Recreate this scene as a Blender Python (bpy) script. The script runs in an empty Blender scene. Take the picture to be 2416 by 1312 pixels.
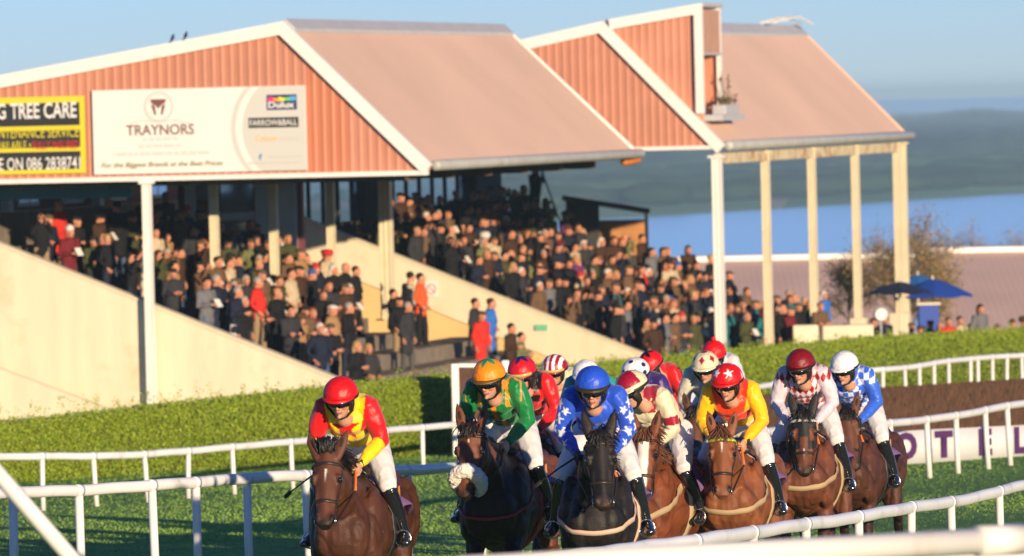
import bpy, bmesh, math, random
import numpy as np
from mathutils import Vector, Matrix, noise
from mathutils.bvhtree import BVHTree
R = math.radians
random.seed(7); rng = np.random.default_rng(7)
scene = bpy.context.scene
COL = scene.collection

# ------------------------------------------------------------------ camera
F = 15000.0; CX, CY = 1208.0, 656.0; CAMZ = 4.5
PITCH = math.atan(406.0 / F); ROLL = 0.024
fwd = Vector((0, math.cos(PITCH), -math.sin(PITCH)))
up0 = Vector((0, math.sin(PITCH), math.cos(PITCH)))
rt0 = Vector((1, 0, 0))
rt = rt0 * math.cos(ROLL) - up0 * math.sin(ROLL)
up = rt0 * math.sin(ROLL) + up0 * math.cos(ROLL)
camd = bpy.data.cameras.new('camera'); cam = bpy.data.objects.new('camera', camd); COL.objects.link(cam)
m = Matrix((rt, up, -fwd)).transposed().to_4x4(); m.translation = Vector((0, 0, CAMZ)); cam.matrix_world = m
camd.sensor_width = 36.0; camd.lens = 36.0 * F / 2416.0
camd.clip_start = 1.0; camd.clip_end = 60000.0
camd.dof.use_dof = True; camd.dof.focus_distance = 52.0; camd.dof.aperture_fstop = 5.0
camd.dof.aperture_blades = 0
scene.camera = cam
# ------------------------------------------------------------------ light
SUN_AZ, SUN_EL = R(155.0), R(8.0)          # compass angle from +Y towards +X
w = bpy.data.worlds.new("World"); scene.world = w; w.use_nodes = True
nt = w.node_tree; bg = nt.nodes['Background']
sky = nt.nodes.new('ShaderNodeTexSky'); sky.sky_type = 'NISHITA'; sky.sun_disc = False
sky.sun_elevation = SUN_EL; sky.sun_rotation = SUN_AZ; sky.air_density = 0.70; sky.dust_density = 0.0; sky.ozone_density = 3.6
sky.altitude = 50
tint = nt.nodes.new('ShaderNodeVectorMath'); tint.operation = 'MULTIPLY'; tint.inputs[1].default_value = (0.88, 0.86, 1.12)
nt.links.new(sky.outputs[0], tint.inputs[0]); nt.links.new(tint.outputs[0], bg.inputs[0]); bg.inputs[1].default_value = 0.11
sd = bpy.data.lights.new('sun', 'SUN'); sd.energy = 5.0; sd.angle = R(0.5); sd.color = (1.0, 0.78, 0.52)
so = bpy.data.objects.new('sun', sd); COL.objects.link(so)
sdir = Vector((math.sin(SUN_AZ) * math.cos(SUN_EL), math.cos(SUN_AZ) * math.cos(SUN_EL), math.sin(SUN_EL)))
so.rotation_euler = sdir.to_track_quat('Z', 'Y').to_euler(); so.location = (20, -20, 30)
vs = scene.view_settings
scene.display_settings.display_device = 'sRGB'
vs.view_transform = 'Standard'; vs.look = 'None'; vs.gamma = 1.0; vs.use_curve_mapping = False; vs.exposure = 0.38
scene.cycles.max_bounces = 6; scene.cycles.diffuse_bounces = 3; scene.cycles.glossy_bounces = 3
scene.cycles.transparent_max_bounces = 12; scene.cycles.use_denoising = True
scene.cycles.volume_bounces = 2; scene.cycles.sample_clamp_indirect = 6.0

# ------------------------------------------------------------------ helpers
def ray(px, py):
    return fwd + rt * ((px - CX) / F) + up * ((CY - py) / F)
def P(px, py, D):
    d = ray(px, py); return Vector((0, 0, CAMZ)) + d * (D / d.y)
def proj(p):
    q = Vector(p) - Vector((0, 0, CAMZ)); z = q.dot(fwd)
    return CX + F * q.dot(rt) / z, CY - F * q.dot(up) / z
def gz(y):
    if y < 50: return 0.0
    if y < 260: return -0.025 * (y - 50)
    if y < 900: return -5.25 - 24.0 * ((y - 260) / 640.0)
    return -29.25

def tag(o, label=None, cat=None, group=None, kind=None):
    if label: o['label'] = label
    if cat: o['category'] = cat
    if group: o['group'] = group
    if kind: o['kind'] = kind
    return o
def empty(name, loc=(0, 0, 0), rz=0.0):
    o = bpy.data.objects.new(name, None); COL.objects.link(o); o.location = loc; o.rotation_euler = (0, 0, rz)
    o.empty_display_size = 0.2
    return o
def new_mesh(name, V, Fs, smooth=False):
    me = bpy.data.meshes.new(name)
    me.from_pydata([tuple(v) for v in V], [], [tuple(f) for f in Fs]); me.update()
    if smooth: me.polygons.foreach_set('use_smooth', [True] * len(me.polygons))
    return me
def fast_mesh(name, V, n):            # V: (k*n,3) array; every n verts one face
    V = np.asarray(V, dtype=np.float32); k = len(V) // n
    me = bpy.data.meshes.new(name)
    me.vertices.add(len(V)); me.vertices.foreach_set('co', V.ravel())
    me.loops.add(len(V)); me.loops.foreach_set('vertex_index', np.arange(len(V), dtype=np.int32))
    me.polygons.add(k); me.polygons.foreach_set('loop_start', np.arange(0, len(V), n, dtype=np.int32))
    me.polygons.foreach_set('loop_total', np.full(k, n, dtype=np.int32))
    me.update(); me.validate()
    return me
def obj(name, me, mat=None, parent=None):
    o = bpy.data.objects.new(name, me); COL.objects.link(o)
    if mat is not None:
        me.materials.clear(); me.materials.append(mat)
    if parent is not None: o.parent = parent
    return o
def set_cols(me, cols):
    a = me.color_attributes.new('Col', 'FLOAT_COLOR', 'POINT')
    c = np.ones((len(me.vertices), 4), dtype=np.float32); c[:, :3] = np.asarray(cols, dtype=np.float32)[:, :3]
    a.data.foreach_set('color', c.ravel())
def coords(me):
    a = np.empty(len(me.vertices) * 3, dtype=np.float32); me.vertices.foreach_get('co', a); return a.reshape(-1, 3)

class MB:
    def __init__(s): s.V = []; s.F = []
    def add(s, V, Fs):
        b = len(s.V); s.V += [tuple(v) for v in V]; s.F += [tuple(i + b for i in f) for f in Fs]; return s
    def hexa(s, p):      # 8 pts: bottom 4 ccw, top 4
        return s.add(p, [(3, 2, 1, 0), (4, 5, 6, 7), (0, 1, 5, 4), (1, 2, 6, 5), (2, 3, 7, 6), (3, 0, 4, 7)])
    def box(s, c, d, rot=None):
        x, y, z = d[0] / 2, d[1] / 2, d[2] / 2
        p = [Vector(q) for q in ((-x, -y, -z), (x, -y, -z), (x, y, -z), (-x, y, -z), (-x, -y, z), (x, -y, z), (x, y, z), (-x, y, z))]
        if rot is not None: p = [rot @ q for q in p]
        return s.hexa([q + Vector(c) for q in p])
    def prism(s, pts, vec):      # polygon extruded by vec
        n = len(pts); v = Vector(vec); pts = [Vector(p) for p in pts]
        return s.add(pts + [p + v for p in pts], [tuple(range(n))[::-1], tuple(range(n, 2 * n))] + [(i, (i + 1) % n, n + (i + 1) % n, n + i) for i in range(n)])
    def tube(s, pts, r, n=8, side=None, cap=True):
        V, Fs = tube(pts, r, n, side, cap); return s.add(V, Fs)
    def ell(s, c, r, n=12, m=8, rot=None):
        V, Fs = ellip(c, r, n, m, rot); return s.add(V, Fs)
    def mesh(s, name, smooth=False):
        me = new_mesh(name, s.V, s.F, smooth); return me
    def build(s, name, mat, parent=None, smooth=False, bevel=0):
        o = obj(name, s.mesh(name, smooth), mat, parent)
        if bevel:
            b = o.modifiers.new('b', 'BEVEL'); b.width = bevel; b.segments = 2; b.limit_method = 'ANGLE'
        return o
def tube(pts, r, n=8, side=None, cap=True):
    pts = [Vector(p) for p in pts]; k = len(pts)
    if not isinstance(r, (list, tuple)): r = [r] * k
    V = []; Fs = []; prev = None
    rings = []
    for i, p in enumerate(pts):
        t = (pts[min(i + 1, k - 1)] - pts[max(i - 1, 0)]).normalized()
        if side is not None:
            b = Vector(side) - t * Vector(side).dot(t)
        elif prev is None:
            h = Vector((0, 0, 1)) if abs(t.z) < 0.9 else Vector((1, 0, 0)); b = h - t * h.dot(t)
        else: b = prev - t * prev.dot(t)
        b.normalize(); prev = b; c = t.cross(b)
        ra, rb = r[i] if isinstance(r[i], (list, tuple)) else (r[i], r[i])
        rings.append((p, b * ra, c * rb, t, min(ra, rb)))
    if cap:
        p, b, c, t, q = rings[0]; a = [(p - t * q * 0.5, b * 0.78, c * 0.78, t, q)]
        p, b, c, t, q2 = rings[-1]; z = [(p + t * q2 * 0.5, b * 0.78, c * 0.78, t, q2)]
        rings = a + rings + z
    for p, b, c, t, q in rings:
        for j in range(n):
            an = 2 * math.pi * j / n; V.append(p + b * math.cos(an) + c * math.sin(an))
    K = len(rings)
    for i in range(K - 1):
        for j in range(n):
            a = i * n + j; b2 = i * n + (j + 1) % n
            Fs.append((a, b2, b2 + n, a + n))
    Fs.append(tuple(range(n))[::-1]); Fs.append(tuple(range((K - 1) * n, K * n)))
    return V, Fs
def ellip(c, r, n=12, m=8, rot=None):
    V = []; Fs = []; c = Vector(c)
    if not isinstance(r, (list, tuple)): r = (r, r, r)
    def pt(a, e):
        q = Vector((r[0] * math.cos(a) * math.cos(e), r[1] * math.sin(a) * math.cos(e), r[2] * math.sin(e)))
        return c + (rot @ q if rot is not None else q)
    V.append(pt(0, -math.pi / 2))
    for i in range(1, m):
        for j in range(n): V.append(pt(2 * math.pi * j / n, -math.pi / 2 + math.pi * i / m))
    V.append(pt(0, math.pi / 2))
    for j in range(n): Fs.append((0, 1 + (j + 1) % n, 1 + j))
    for i in range(m - 2):
        for j in range(n):
            a = 1 + i * n + j; b = 1 + i * n + (j + 1) % n; Fs.append((a, b, b + n, a + n))
    L = len(V) - 1; s0 = 1 + (m - 2) * n
    for j in range(n): Fs.append((s0 + j, s0 + (j + 1) % n, L))
    return V, Fs
def remesh(mb, voxel, smooth=4, fac=0.5):
    me = mb.mesh('tmp'); o = bpy.data.objects.new('tmp', me); COL.objects.link(o)
    md = o.modifiers.new('r', 'REMESH'); md.mode = 'VOXEL'; md.voxel_size = voxel; md.use_smooth_shade = True
    if smooth:
        sm = o.modifiers.new('s', 'SMOOTH'); sm.factor = fac; sm.iterations = smooth
    dg = bpy.context.evaluated_depsgraph_get(); out = bpy.data.meshes.new_from_object(o.evaluated_get(dg))
    bpy.data.objects.remove(o); bpy.data.meshes.remove(me)
    out.materials.clear()
    return out
def text_mesh(s, size, bold=0.0, extrude=0.0, align='CENTER', sx=1.0, space=1.0, shear=0.0):
    cu = bpy.data.curves.new('t', 'FONT'); cu.body = s; cu.size = size; cu.offset = bold; cu.extrude = extrude
    cu.align_x = align; cu.align_y = 'CENTER'; cu.space_character = space; cu.shear = shear; cu.resolution_u = 3
    o = bpy.data.objects.new('t', cu); COL.objects.link(o)
    dg = bpy.context.evaluated_depsgraph_get(); me = bpy.data.meshes.new_from_object(o.evaluated_get(dg))
    bpy.data.objects.remove(o); bpy.data.curves.remove(cu)
    if sx != 1.0: me.transform(Matrix.Diagonal((sx, 1, 1, 1)))
    me.materials.clear()
    return me

# ------------------------------------------------------------------ materials
def mat(name, col=(0.5, 0.5, 0.5), rough=0.6, spec=0.5, metal=0.0, var=0.0, vscale=3.0, bump=0.0, bscale=20.0, vcol=False, sheen=0.0,
        wave=None, coat=0.0, dirt=None, aniso=None):
    m = bpy.data.materials.new(name); m.use_nodes = True; nt = m.node_tree; N = nt.nodes; L = nt.links
    b = N['Principled BSDF']; b.inputs['Roughness'].default_value = rough
    b.inputs['Specular IOR Level'].default_value = spec; b.inputs['Metallic'].default_value = metal
    b.inputs['Coat Weight'].default_value = coat
    b.inputs['Sheen Weight'].default_value = sheen
    tc = N.new('ShaderNodeTexCoord'); src = tc.outputs['Object']
    if vcol:
        a = N.new('ShaderNodeVertexColor'); a.layer_name = 'Col'; cs = a.outputs['Color']
    else:
        a = N.new('ShaderNodeRGB'); a.outputs[0].default_value = (*col, 1); cs = a.outputs[0]
    if var:
        nz = N.new('ShaderNodeTexNoise'); nz.inputs['Scale'].default_value = vscale; nz.inputs['Detail'].default_value = 6
        mp = N.new('ShaderNodeMapping')
        if aniso: mp.inputs['Scale'].default_value = aniso
        L.new(src, mp.inputs[0]); L.new(mp.outputs[0], nz.inputs['Vector'])
        rmp = N.new('ShaderNodeMapRange'); rmp.inputs[1].default_value = 0.3; rmp.inputs[2].default_value = 0.7
        rmp.inputs[3].default_value = 1 - var; rmp.inputs[4].default_value = 1 + var
        L.new(nz.outputs[0], rmp.inputs[0])
        mx = N.new('ShaderNodeVectorMath'); mx.operation = 'SCALE'; L.new(cs, mx.inputs[0]); L.new(rmp.outputs[0], mx.inputs['Scale']); cs = mx.outputs[0]
    if dirt:
        dcol, dsc, lo, hi = dirt
        nz = N.new('ShaderNodeTexNoise'); nz.inputs['Scale'].default_value = dsc; nz.inputs['Detail'].default_value = 8; nz.inputs['Roughness'].default_value = 0.7
        L.new(src, nz.inputs['Vector'])
        rm = N.new('ShaderNodeMapRange'); rm.inputs[1].default_value = lo; rm.inputs[2].default_value = hi; L.new(nz.outputs[0], rm.inputs[0])
        mi = N.new('ShaderNodeMix'); mi.data_type = 'RGBA'; L.new(rm.outputs[0], mi.inputs[0]); L.new(cs, mi.inputs[6]); mi.inputs[7].default_value = (*dcol, 1); cs = mi.outputs[2]
    L.new(cs, b.inputs['Base Color'])
    hs = None
    if bump:
        nb = N.new('ShaderNodeTexNoise'); nb.inputs['Scale'].default_value = bscale; nb.inputs['Detail'].default_value = 5; L.new(src, nb.inputs['Vector']); hs = nb.outputs[0]
        bp = N.new('ShaderNodeBump'); bp.inputs['Strength'].default_value = bump; bp.inputs['Distance'].default_value = 0.02
        L.new(hs, bp.inputs['Height']); L.new(bp.outputs[0], b.inputs['Normal'])
    if wave:            # ribs along a direction (scale, axis)
        sc, ax, dist = wave
        wv = N.new('ShaderNodeTexWave'); wv.wave_type = 'BANDS'; wv.bands_direction = ax; wv.inputs['Scale'].default_value = sc
        L.new(src, wv.inputs['Vector'])
        bp = N.new('ShaderNodeBump'); bp.inputs['Strength'].default_value = 0.7; bp.inputs['Distance'].default_value = dist
        L.new(wv.outputs[0], bp.inputs['Height']); L.new(bp.outputs[0], b.inputs['Normal'])
    return m
# ================================================================== setting
M_white = mat('white_paint', (0.80, 0.78, 0.74), 0.45, var=0.05, vscale=0.6, dirt=((0.55, 0.42, 0.27), 1.5, 0.62, 0.85))
M_pvc = mat('white_plastic_rail', (0.80, 0.81, 0.83), 0.36, var=0.07, vscale=1.2, dirt=((0.42, 0.40, 0.32), 3.0, 0.54, 0.85))
M_clad = mat('red_cladding', (0.54, 0.225, 0.145), 0.55, var=0.10, vscale=0.8, dirt=((0.45, 0.2, 0.12), 0.5, 0.5, 0.75))
M_clad_new = mat('newer_red_cladding', (0.55, 0.19, 0.10), 0.5, var=0.05, vscale=0.8)
M_roof = mat('pink_roof_sheet', (0.75, 0.505, 0.375), 0.7, var=0.07, vscale=0.35, wave=(1.5, 'Y', 0.012), dirt=((0.74, 0.48, 0.38), 0.7, 0.5, 0.8))
M_grey = mat('grey_metal', (0.46, 0.46, 0.48), 0.5, var=0.06)
M_gut = mat('gutter_grey', (0.45, 0.45, 0.42), 0.45, var=0.12, vscale=2, dirt=((0.3, 0.2, 0.12), 3, 0.6, 0.8))
M_cream = mat('cream_render', (0.74, 0.65, 0.47), 0.85, var=0.07, vscale=1.1, aniso=(2.2, 2.2, .35), bump=0.2, bscale=12, dirt=((0.55, 0.36, 0.14), 0.8, 0.56, 0.9))
M_yellow = mat('yellow_render', (0.72, 0.50, 0.22), 0.85, var=0.06, vscale=1.2, bump=0.2, bscale=12)
M_post = mat('cream_post_paint', (0.72, 0.64, 0.45), 0.55, var=0.08, vscale=2.0, dirt=((0.45, 0.22, 0.08), 4.0, 0.6, 0.8))
M_conc = mat('terrace_concrete', (0.20, 0.165, 0.13), 0.9, var=0.2, vscale=2.5, bump=0.3, bscale=15)
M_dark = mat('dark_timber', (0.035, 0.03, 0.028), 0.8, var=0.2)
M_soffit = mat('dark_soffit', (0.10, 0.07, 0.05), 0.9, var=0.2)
M_maroon = mat('maroon_cladding', (0.17, 0.045, 0.05), 0.6, var=0.1)
M_glassblue = mat('window_glass', (0.55, 0.70, 0.90), 0.08, metal=0.85)
M_teal = mat('teal_board', (0.03, 0.22, 0.36), 0.5)
M_paleblue = mat('pale_blue_paint', (0.68, 0.80, 0.95), 0.35, var=0.05)
M_yel_line = mat('yellow_line_paint', (0.75, 0.45, 0.03), 0.7, var=0.2)

def grid_mesh(name, xs, ys, zf):
    V = [(x, y, zf(x, y)) for y in ys for x in xs]; n = len(xs)
    Fs = [(j * n + i, j * n + i + 1, (j + 1) * n + i + 1, (j + 1) * n + i) for j in range(len(ys) - 1) for i in range(n - 1)]
    return new_mesh(name, V, Fs, True)
# ground
gm = bpy.data.materials.new('turf'); gm.use_nodes = True
N = gm.node_tree.nodes; L = gm.node_tree.links; b = N['Principled BSDF']; b.inputs['Roughness'].default_value = 0.9; b.inputs['Specular IOR Level'].default_value = 0.15
tc = N.new('ShaderNodeTexCoord')
def nz(scale, det, mp=None):
    n = N.new('ShaderNodeTexNoise'); n.inputs['Scale'].default_value = scale; n.inputs['Detail'].default_value = det
    if mp:
        q = N.new('ShaderNodeMapping'); q.inputs['Scale'].default_value = mp; L.new(tc.outputs['Object'], q.inputs[0]); L.new(q.outputs[0], n.inputs['Vector'])
    else: L.new(tc.outputs['Object'], n.inputs['Vector'])
    return n.outputs[0]
def ramp(fac, stops):
    r = N.new('ShaderNodeValToRGB'); L.new(fac, r.inputs[0])
    while len(r.color_ramp.elements) < len(stops): r.color_ramp.elements.new(0.5)
    for e, (p, c) in zip(r.color_ramp.elements, stops): e.position = p; e.color = (*c, 1)
    return r.outputs[0]
def mix(f, a, c, t='MIX'):
    n = N.new('ShaderNodeMix'); n.data_type = 'RGBA'; n.blend_type = t
    if isinstance(f, float): n.inputs[0].default_value = f
    else: L.new(f, n.inputs[0])
    L.new(a, n.inputs[6]); L.new(c, n.inputs[7]); return n.outputs[2]
c1 = ramp(nz(0.35, 5, (0.5, 1.0, 1)), [(0.3, (0.12, 0.28, 0.06)), (0.55, (0.16, 0.34, 0.075)), (0.75, (0.22, 0.38, 0.09))])
c2 = ramp(nz(6.0, 4), [(0.35, (0.6, 0.6, 0.6)), (0.65, (1.25, 1.2, 1.0))])
L.new(mix(1.0, c1, c2, 'MULTIPLY'), b.inputs['Base Color'])
bp = N.new('ShaderNodeBump'); bp.inputs['Strength'].default_value = 0.25; bp.inputs['Distance'].default_value = 0.03
L.new(nz(25, 3), bp.inputs['Height']); L.new(bp.outputs[0], b.inputs['Normal'])
ys = [-60, 0, 30] + list(range(46, 130, 3)) + list(range(130, 270, 10)) + list(range(280, 960, 40))
xs = [-700, -300, -120, -60] + list(range(-30, 31, 3)) + [60, 120, 300, 700]
ground = obj('ground', grid_mesh('ground', xs, ys, lambda x, y: gz(y) + (0.03 * noise.noise(Vector((x * .15, y * .15, 0))) if 45 < y < 140 else 0)), gm)
tag(ground, kind='structure')

# grass blades on the track where the camera sees turf
def blades():
    n = 150000
    px = rng.uniform(-80, 2500, n); D = 70 + 62 * rng.random(n) ** 1.25
    X = (px - CX) / F * D * 1.02; Y = D
    h = rng.uniform(0.008, 0.022, n) ; a = rng.uniform(0, 2 * np.pi, n); wd = rng.uniform(0.006, 0.014, n)
    Z = np.array([gz(y) for y in Y])
    dx, dy = np.cos(a) * wd, np.sin(a) * wd
    lean = rng.normal(0, 0.03, (n, 2))
    V = np.empty((n, 3, 3), dtype=np.float32)
    V[:, 0] = np.stack([X - dx, Y - dy, Z - 0.01], 1); V[:, 1] = np.stack([X + dx, Y + dy, Z - 0.01], 1)
    V[:, 2] = np.stack([X + lean[:, 0], Y + lean[:, 1], Z + h], 1)
    me = fast_mesh('grass', V.reshape(-1, 3), 3)
    c = np.empty((n, 3)); g = rng.random(n)
    patch = np.array([noise.noise(Vector((x * 0.5, y * 0.16, 3))) for x, y in zip(X[::10], Y[::10])]).repeat(10)[:n]
    g = np.clip(g * 0.35 + 0.35 + patch * 0.55, 0, 1)
    c[:, 0] = 0.21 + 0.12 * g; c[:, 1] = 0.37 + 0.14 * g; c[:, 2] = 0.065 + 0.025 * g
    set_cols(me, np.repeat(c, 3, axis=0))
    return me
M_blade = mat('grass_blade', vcol=True, rough=0.7, spec=0.2)
tag(obj('grass', blades(), M_blade), 'short green turf of the racetrack', 'grass', kind='stuff')

# sea, far shore, forest
SEA = -25.5
M_sea = mat('sea_water', (0.88, 0.98, 1.0), 0.20, spec=0.8, metal=0.95)
tag(obj('sea', new_mesh('sea', [(-9000, 700, SEA), (9000, 700, SEA), (26000, 57000, SEA), (-26000, 57000, SEA)], [(0, 1, 2, 3)]), M_sea), kind='structure')
def shoreD(px): 
    return (CAMZ - SEA) * F / (np.interp(px, [0, 1200, 1600, 2416, 3200], [560, 528, 507, 456, 420]) - (250 - 0.024 * (px - CX)))
M_land = bpy.data.materials.new('far_fields'); M_land.use_nodes = True
N = M_land.node_tree.nodes; L = M_land.node_tree.links; b = N['Principled BSDF']; b.inputs['Roughness'].default_value = 1.0; b.inputs['Specular IOR Level'].default_value = 0
tc = N.new('ShaderNodeTexCoord')
v = N.new('ShaderNodeTexVoronoi'); v.inputs['Scale'].default_value = 1.0
q = N.new('ShaderNodeMapping'); q.inputs['Scale'].default_value = (0.008, 0.0045, 0.01); L.new(tc.outputs['Object'], q.inputs[0]); L.new(q.outputs[0], v.inputs['Vector'])
cc = N.new('ShaderNodeSeparateColor'); L.new(v.outputs['Color'], cc.inputs[0])
fc = ramp(cc.outputs[0], [(0.0, (0.10, 0.19, 0.12)), (0.35, (0.20, 0.34, 0.16)), (0.6, (0.10, 0.21, 0.13)), (0.8, (0.46, 0.36, 0.28)), (1.0, (0.12, 0.23, 0.13))])
hd = ramp(v.outputs['Distance'], [(0.0, (1, 1, 1)), (0.75, (1, 1, 1)), (0.9, (0.45, 0.5, 0.45))])
L.new(mix(1.0, fc, hd, 'MULTIPLY'), b.inputs['Base Color'])
V = []; Fs = []
pxs = np.linspace(-2600, 5200, 120)
for p in pxs:
    d0 = float(shoreD(p))
    for k, (dd, z) in enumerate([(-30, SEA - 2), (0, SEA + 0.5), (60, SEA + 1.5), (600, SEA + 1.8), (1500, SEA + 2), (5000, SEA + 2), (9000, SEA + 2)]):
        d = d0 + dd; V.append(((p - CX) / F * d, d, z + (0 if k < 2 else 0)))
for i in range(len(pxs) - 1):
    for k in range(6): a = i * 7 + k; Fs.append((a, a + 7, a + 8, a + 1))
tag(obj('far_shore', new_mesh('far_shore', V, Fs, True), M_land), kind='structure')
# forest: bumpy canopy
M_forest = mat('conifer_canopy', (0.022, 0.045, 0.022), 1.0, spec=0.0, var=0.5, vscale=0.02)
V = []; Fs = []
nx, ny = 1000, 26
for j in range(ny):
    t = j / (ny - 1); d = 2750 + 3600 * t ** 1.3
    for i in range(nx):
        p = -2400 + 7400 * i / (nx - 1); x = (p - CX) / F * d
        front = 180 * noise.noise(Vector((p * 0.006, 1.3, 0)))
        y = d + front * (1 - t)
        h = 9 + 2.5 * noise.noise(Vector((x * 0.02, y * 0.01, 0))) + 2.0 * noise.noise(Vector((x * 0.12, y * 0.05, 3)))
        h += float(np.interp(p, [1900, 2130, 2230, 2320, 2416, 2700], [0, 0, 1.5, 4.5, 1.0, 0.0])) * (t > 0.6)
        if j == 0: h = -1
        V.append((x, y, SEA + 2 + h))
for j in range(ny - 1):
    for i in range(nx - 1): a = j * nx + i; Fs.append((a, a + 1, a + nx + 1, a + nx))
tag(obj('forest', new_mesh('forest', V, Fs), M_forest), 'dark far-off conifer forest along the skyline across the bay', 'forest', kind='stuff')
# hedgerow clumps and pale farm buildings on the far shore
mb = MB()
for k in range(260):
    p = random.uniform(1150, 2500); d = float(shoreD(p)) + random.choice([120, 330, 540, 720, 880]) + random.uniform(-40, 40)
    x = (p - CX) / F * d; s = random.uniform(2, 5)
    mb.ell((x, d, SEA + 2 + s * .5), (s * random.uniform(1.5, 5), s * 1.5, s * .75), 8, 5)
tag(mb.build('far_hedgerows', M_forest, smooth=True), 'dark hedgerow clumps scattered over the far fields', 'hedgerows', kind='stuff')
M_farm = mat('pale_farm_wall', (0.66, 0.54, 0.48), 0.8); M_farmroof = mat('farm_roof', (0.25, 0.2, 0.18), 0.8)
fnames = ['long pale farm shed on the far shore beyond the small hut', 'second pale farm shed right of the long one on the far shore', 'pale farmhouse between the first two cream canopy posts', 'small pale house across the bay between the middle canopy posts', 'tiny pale house right of the far canopy corner post']
for (p, y, wd), lb in zip([(1540, 402, 80), (1630, 398, 60), (1760, 402, 34), (1970, 398, 26), (2230, 392, 26)], fnames):
    d = (CAMZ - SEA - 2) * F / (y + 14 - (250 - 0.024 * (p - CX))); q = P(p, y + 14, d); wm = wd * d / F
    e = empty('farm_building', q); tag(e, lb, 'farm building', 'pale farm buildings across the bay')
    a = MB(); a.box((0, 0, 1.1), (wm, 8, 2.6)); a.build('wall', M_farm, e)
    a = MB(); a.prism([(-wm / 2, -4.3, 2.4), (-wm / 2, 4.3, 2.4), (-wm / 2, 0, 3.6)], (wm, 0, 0)); a.build('roof', M_farm, e)

# ================================================================== grandstands in a (u along, v towards track, z) frame
VPX = 5100.0
U = Vector((0.2595, 1.0, 0)).normalized(); Vv = Vector((U.y, -U.x, 0))
O1 = P(360, 700, 135.0); O1.z = 0
def B(u, v, z): return O1 + U * u + Vv * v + Vector((0, 0, z))
def hitU(px, py, u):      # plane u=const -> (v,z)
    d = ray(px, py); c = Vector((0, 0, CAMZ)); t = (u - (c - O1).dot(U)) / d.dot(U); q = c + d * t
    return (q - O1).dot(Vv), q.z
def hitV(px, py, v):
    d = ray(px, py); c = Vector((0, 0, CAMZ)); t = (v - (c - O1).dot(Vv)) / d.dot(Vv); q = c + d * t
    return (q - O1).dot(U), q.z
brot = math.atan2(U.y, U.x) - math.pi / 2     # rotates local +Y to U
def stand_empty(name, u, v, z=0): return empty(name, B(u, v, z), brot)
# local coordinates inside a stand empty at (0,0): x=v, y=u, z
class LB(MB):
    """mesh builder in (u,v,z) -> local (v,u,z) of the stand empties placed at B(0,0,0)"""
    def slab(s, u0, u1, v0, v1, z0, z1): return s.box(((v0 + v1) / 2, (u0 + u1) / 2, (z0 + z1) / 2), (abs(v1 - v0), abs(u1 - u0), abs(z1 - z0)))
    def poly(s, pts, u0, u1): return s.prism([(v, u0, z) for v, z in pts], (0, u1 - u0, 0))
    def roofslab(s, a, b_, u0, u1, th):     # a,b_: (v,z)
        (v0, z0), (v1, z1) = a, b_
        return s.prism([(v0, u0, z0), (v1, u0, z1), (v1, u0, z1 - th), (v0, u0, z0 - th)], (0, u1 - u0, 0))
def cladding(poly_top, zb, v0, v1, u, pitch=0.2, dep=0.011):
    """vertical ribbed sheet facing -u between bottom zb(v) and top line poly_top (list of (v,z))"""
    mb = MB(); tv = [p[0] for p in poly_top]; tz = [p[1] for p in poly_top]
    zt = lambda v: float(np.interp(v, tv, tz)); v = v0; k = 0
    pts = []
    while v < v1 - 1e-6:
        w2 = pitch * (0.62 if k % 2 == 0 else 0.38); e = min(v + w2, v1); off = 0 if k % 2 == 0 else -dep
        pts += [(v + 0.012, off), (e - 0.012, off)]; v = e; k += 1
    for (a, oa), (c, oc) in zip(pts[:-1], pts[1:]):
        zb_a, zb_c = (zb(a), zb(c)) if callable(zb) else (zb, zb)
        if zt(a) <= zb_a and zt(c) <= zb_c: continue
        q = len(mb.V); mb.V += [(a, u + oa, zb_a), (c, u + oc, zb_c), (c, u + oc, max(zt(c), zb_c)), (a, u + oa, max(zt(a), zb_a))]; mb.F.append((q, q + 1, q + 2, q + 3))
    return mb
def strip_between(p0, p1, th, up_side, u0, u1):
    """fascia plank along p0-p1 ((v,z)), thickness th measured downwards perpendicular"""
    d = Vector((p1[0] - p0[0], p1[1] - p0[1])).normalized(); n = Vector((d.y, -d.x)) * (1 if up_side else -1) * th
    pts = [p0, p1, (p1[0] + n.x, p1[1] + n.y), (p0[0] + n.x, p0[1] + n.y)]
    return LB().poly(pts, u0, u1)

# ---- first canopy
R1 = stand_empty('grandstand_canopy', 0, 0); tag(R1, 'near red-clad grandstand canopy carrying the two advertising boards on its gable', 'canopy')
pk = hitU(672, 50, 0); co = hitU(1022, 388, 0); lf = hitU(0, 178, 0)
sl = (pk[1] - lf[1]) / (pk[0] - lf[0]); VL = -9.5; lf2 = (VL, pk[1] + sl * (VL - pk[0]))
zb1 = (hitU(200, 418, 0)[1] + hitU(900, 405, 0)[1]) / 2
L1 = hitV(1190, 56, pk[0])[0]
cladding([lf2, pk, co], zb1, VL, co[0] - 0.05, 0.0).build('gable_cladding', M_clad, R1)
a = (hitU(722, 300, 0)[0] + 0.02, hitU(822, 300, 0)[0])
cladding([lf2, pk, co], zb1 + 0.02, a[0], a[1], -0.012).build('gable_cladding', M_clad_new, R1).visible_camera = True
n1 = bpy.data.objects[-1]
ang = 0.27
strip_between((lf2[0], lf2[1]), (pk[0], pk[1]), 0.27, True, -0.14, 0.02).build('fascia', M_white, R1)
strip_between((pk[0] + 0.003, pk[1]), (co[0], co[1]), 0.27, True, -0.145, 0.02).build('fascia', M_white, R1)
LB().slab(-0.12, 0.03, VL, co[0] - 0.1, zb1 - 0.1, zb1).build('bottom_trim', M_white, R1)
LB().roofslab((pk[0], pk[1] - 0.03), (co[0] + 0.02, co[1] - 0.03), 0.03, L1, 0.10).build('front_roof', M_roof, R1)
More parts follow.
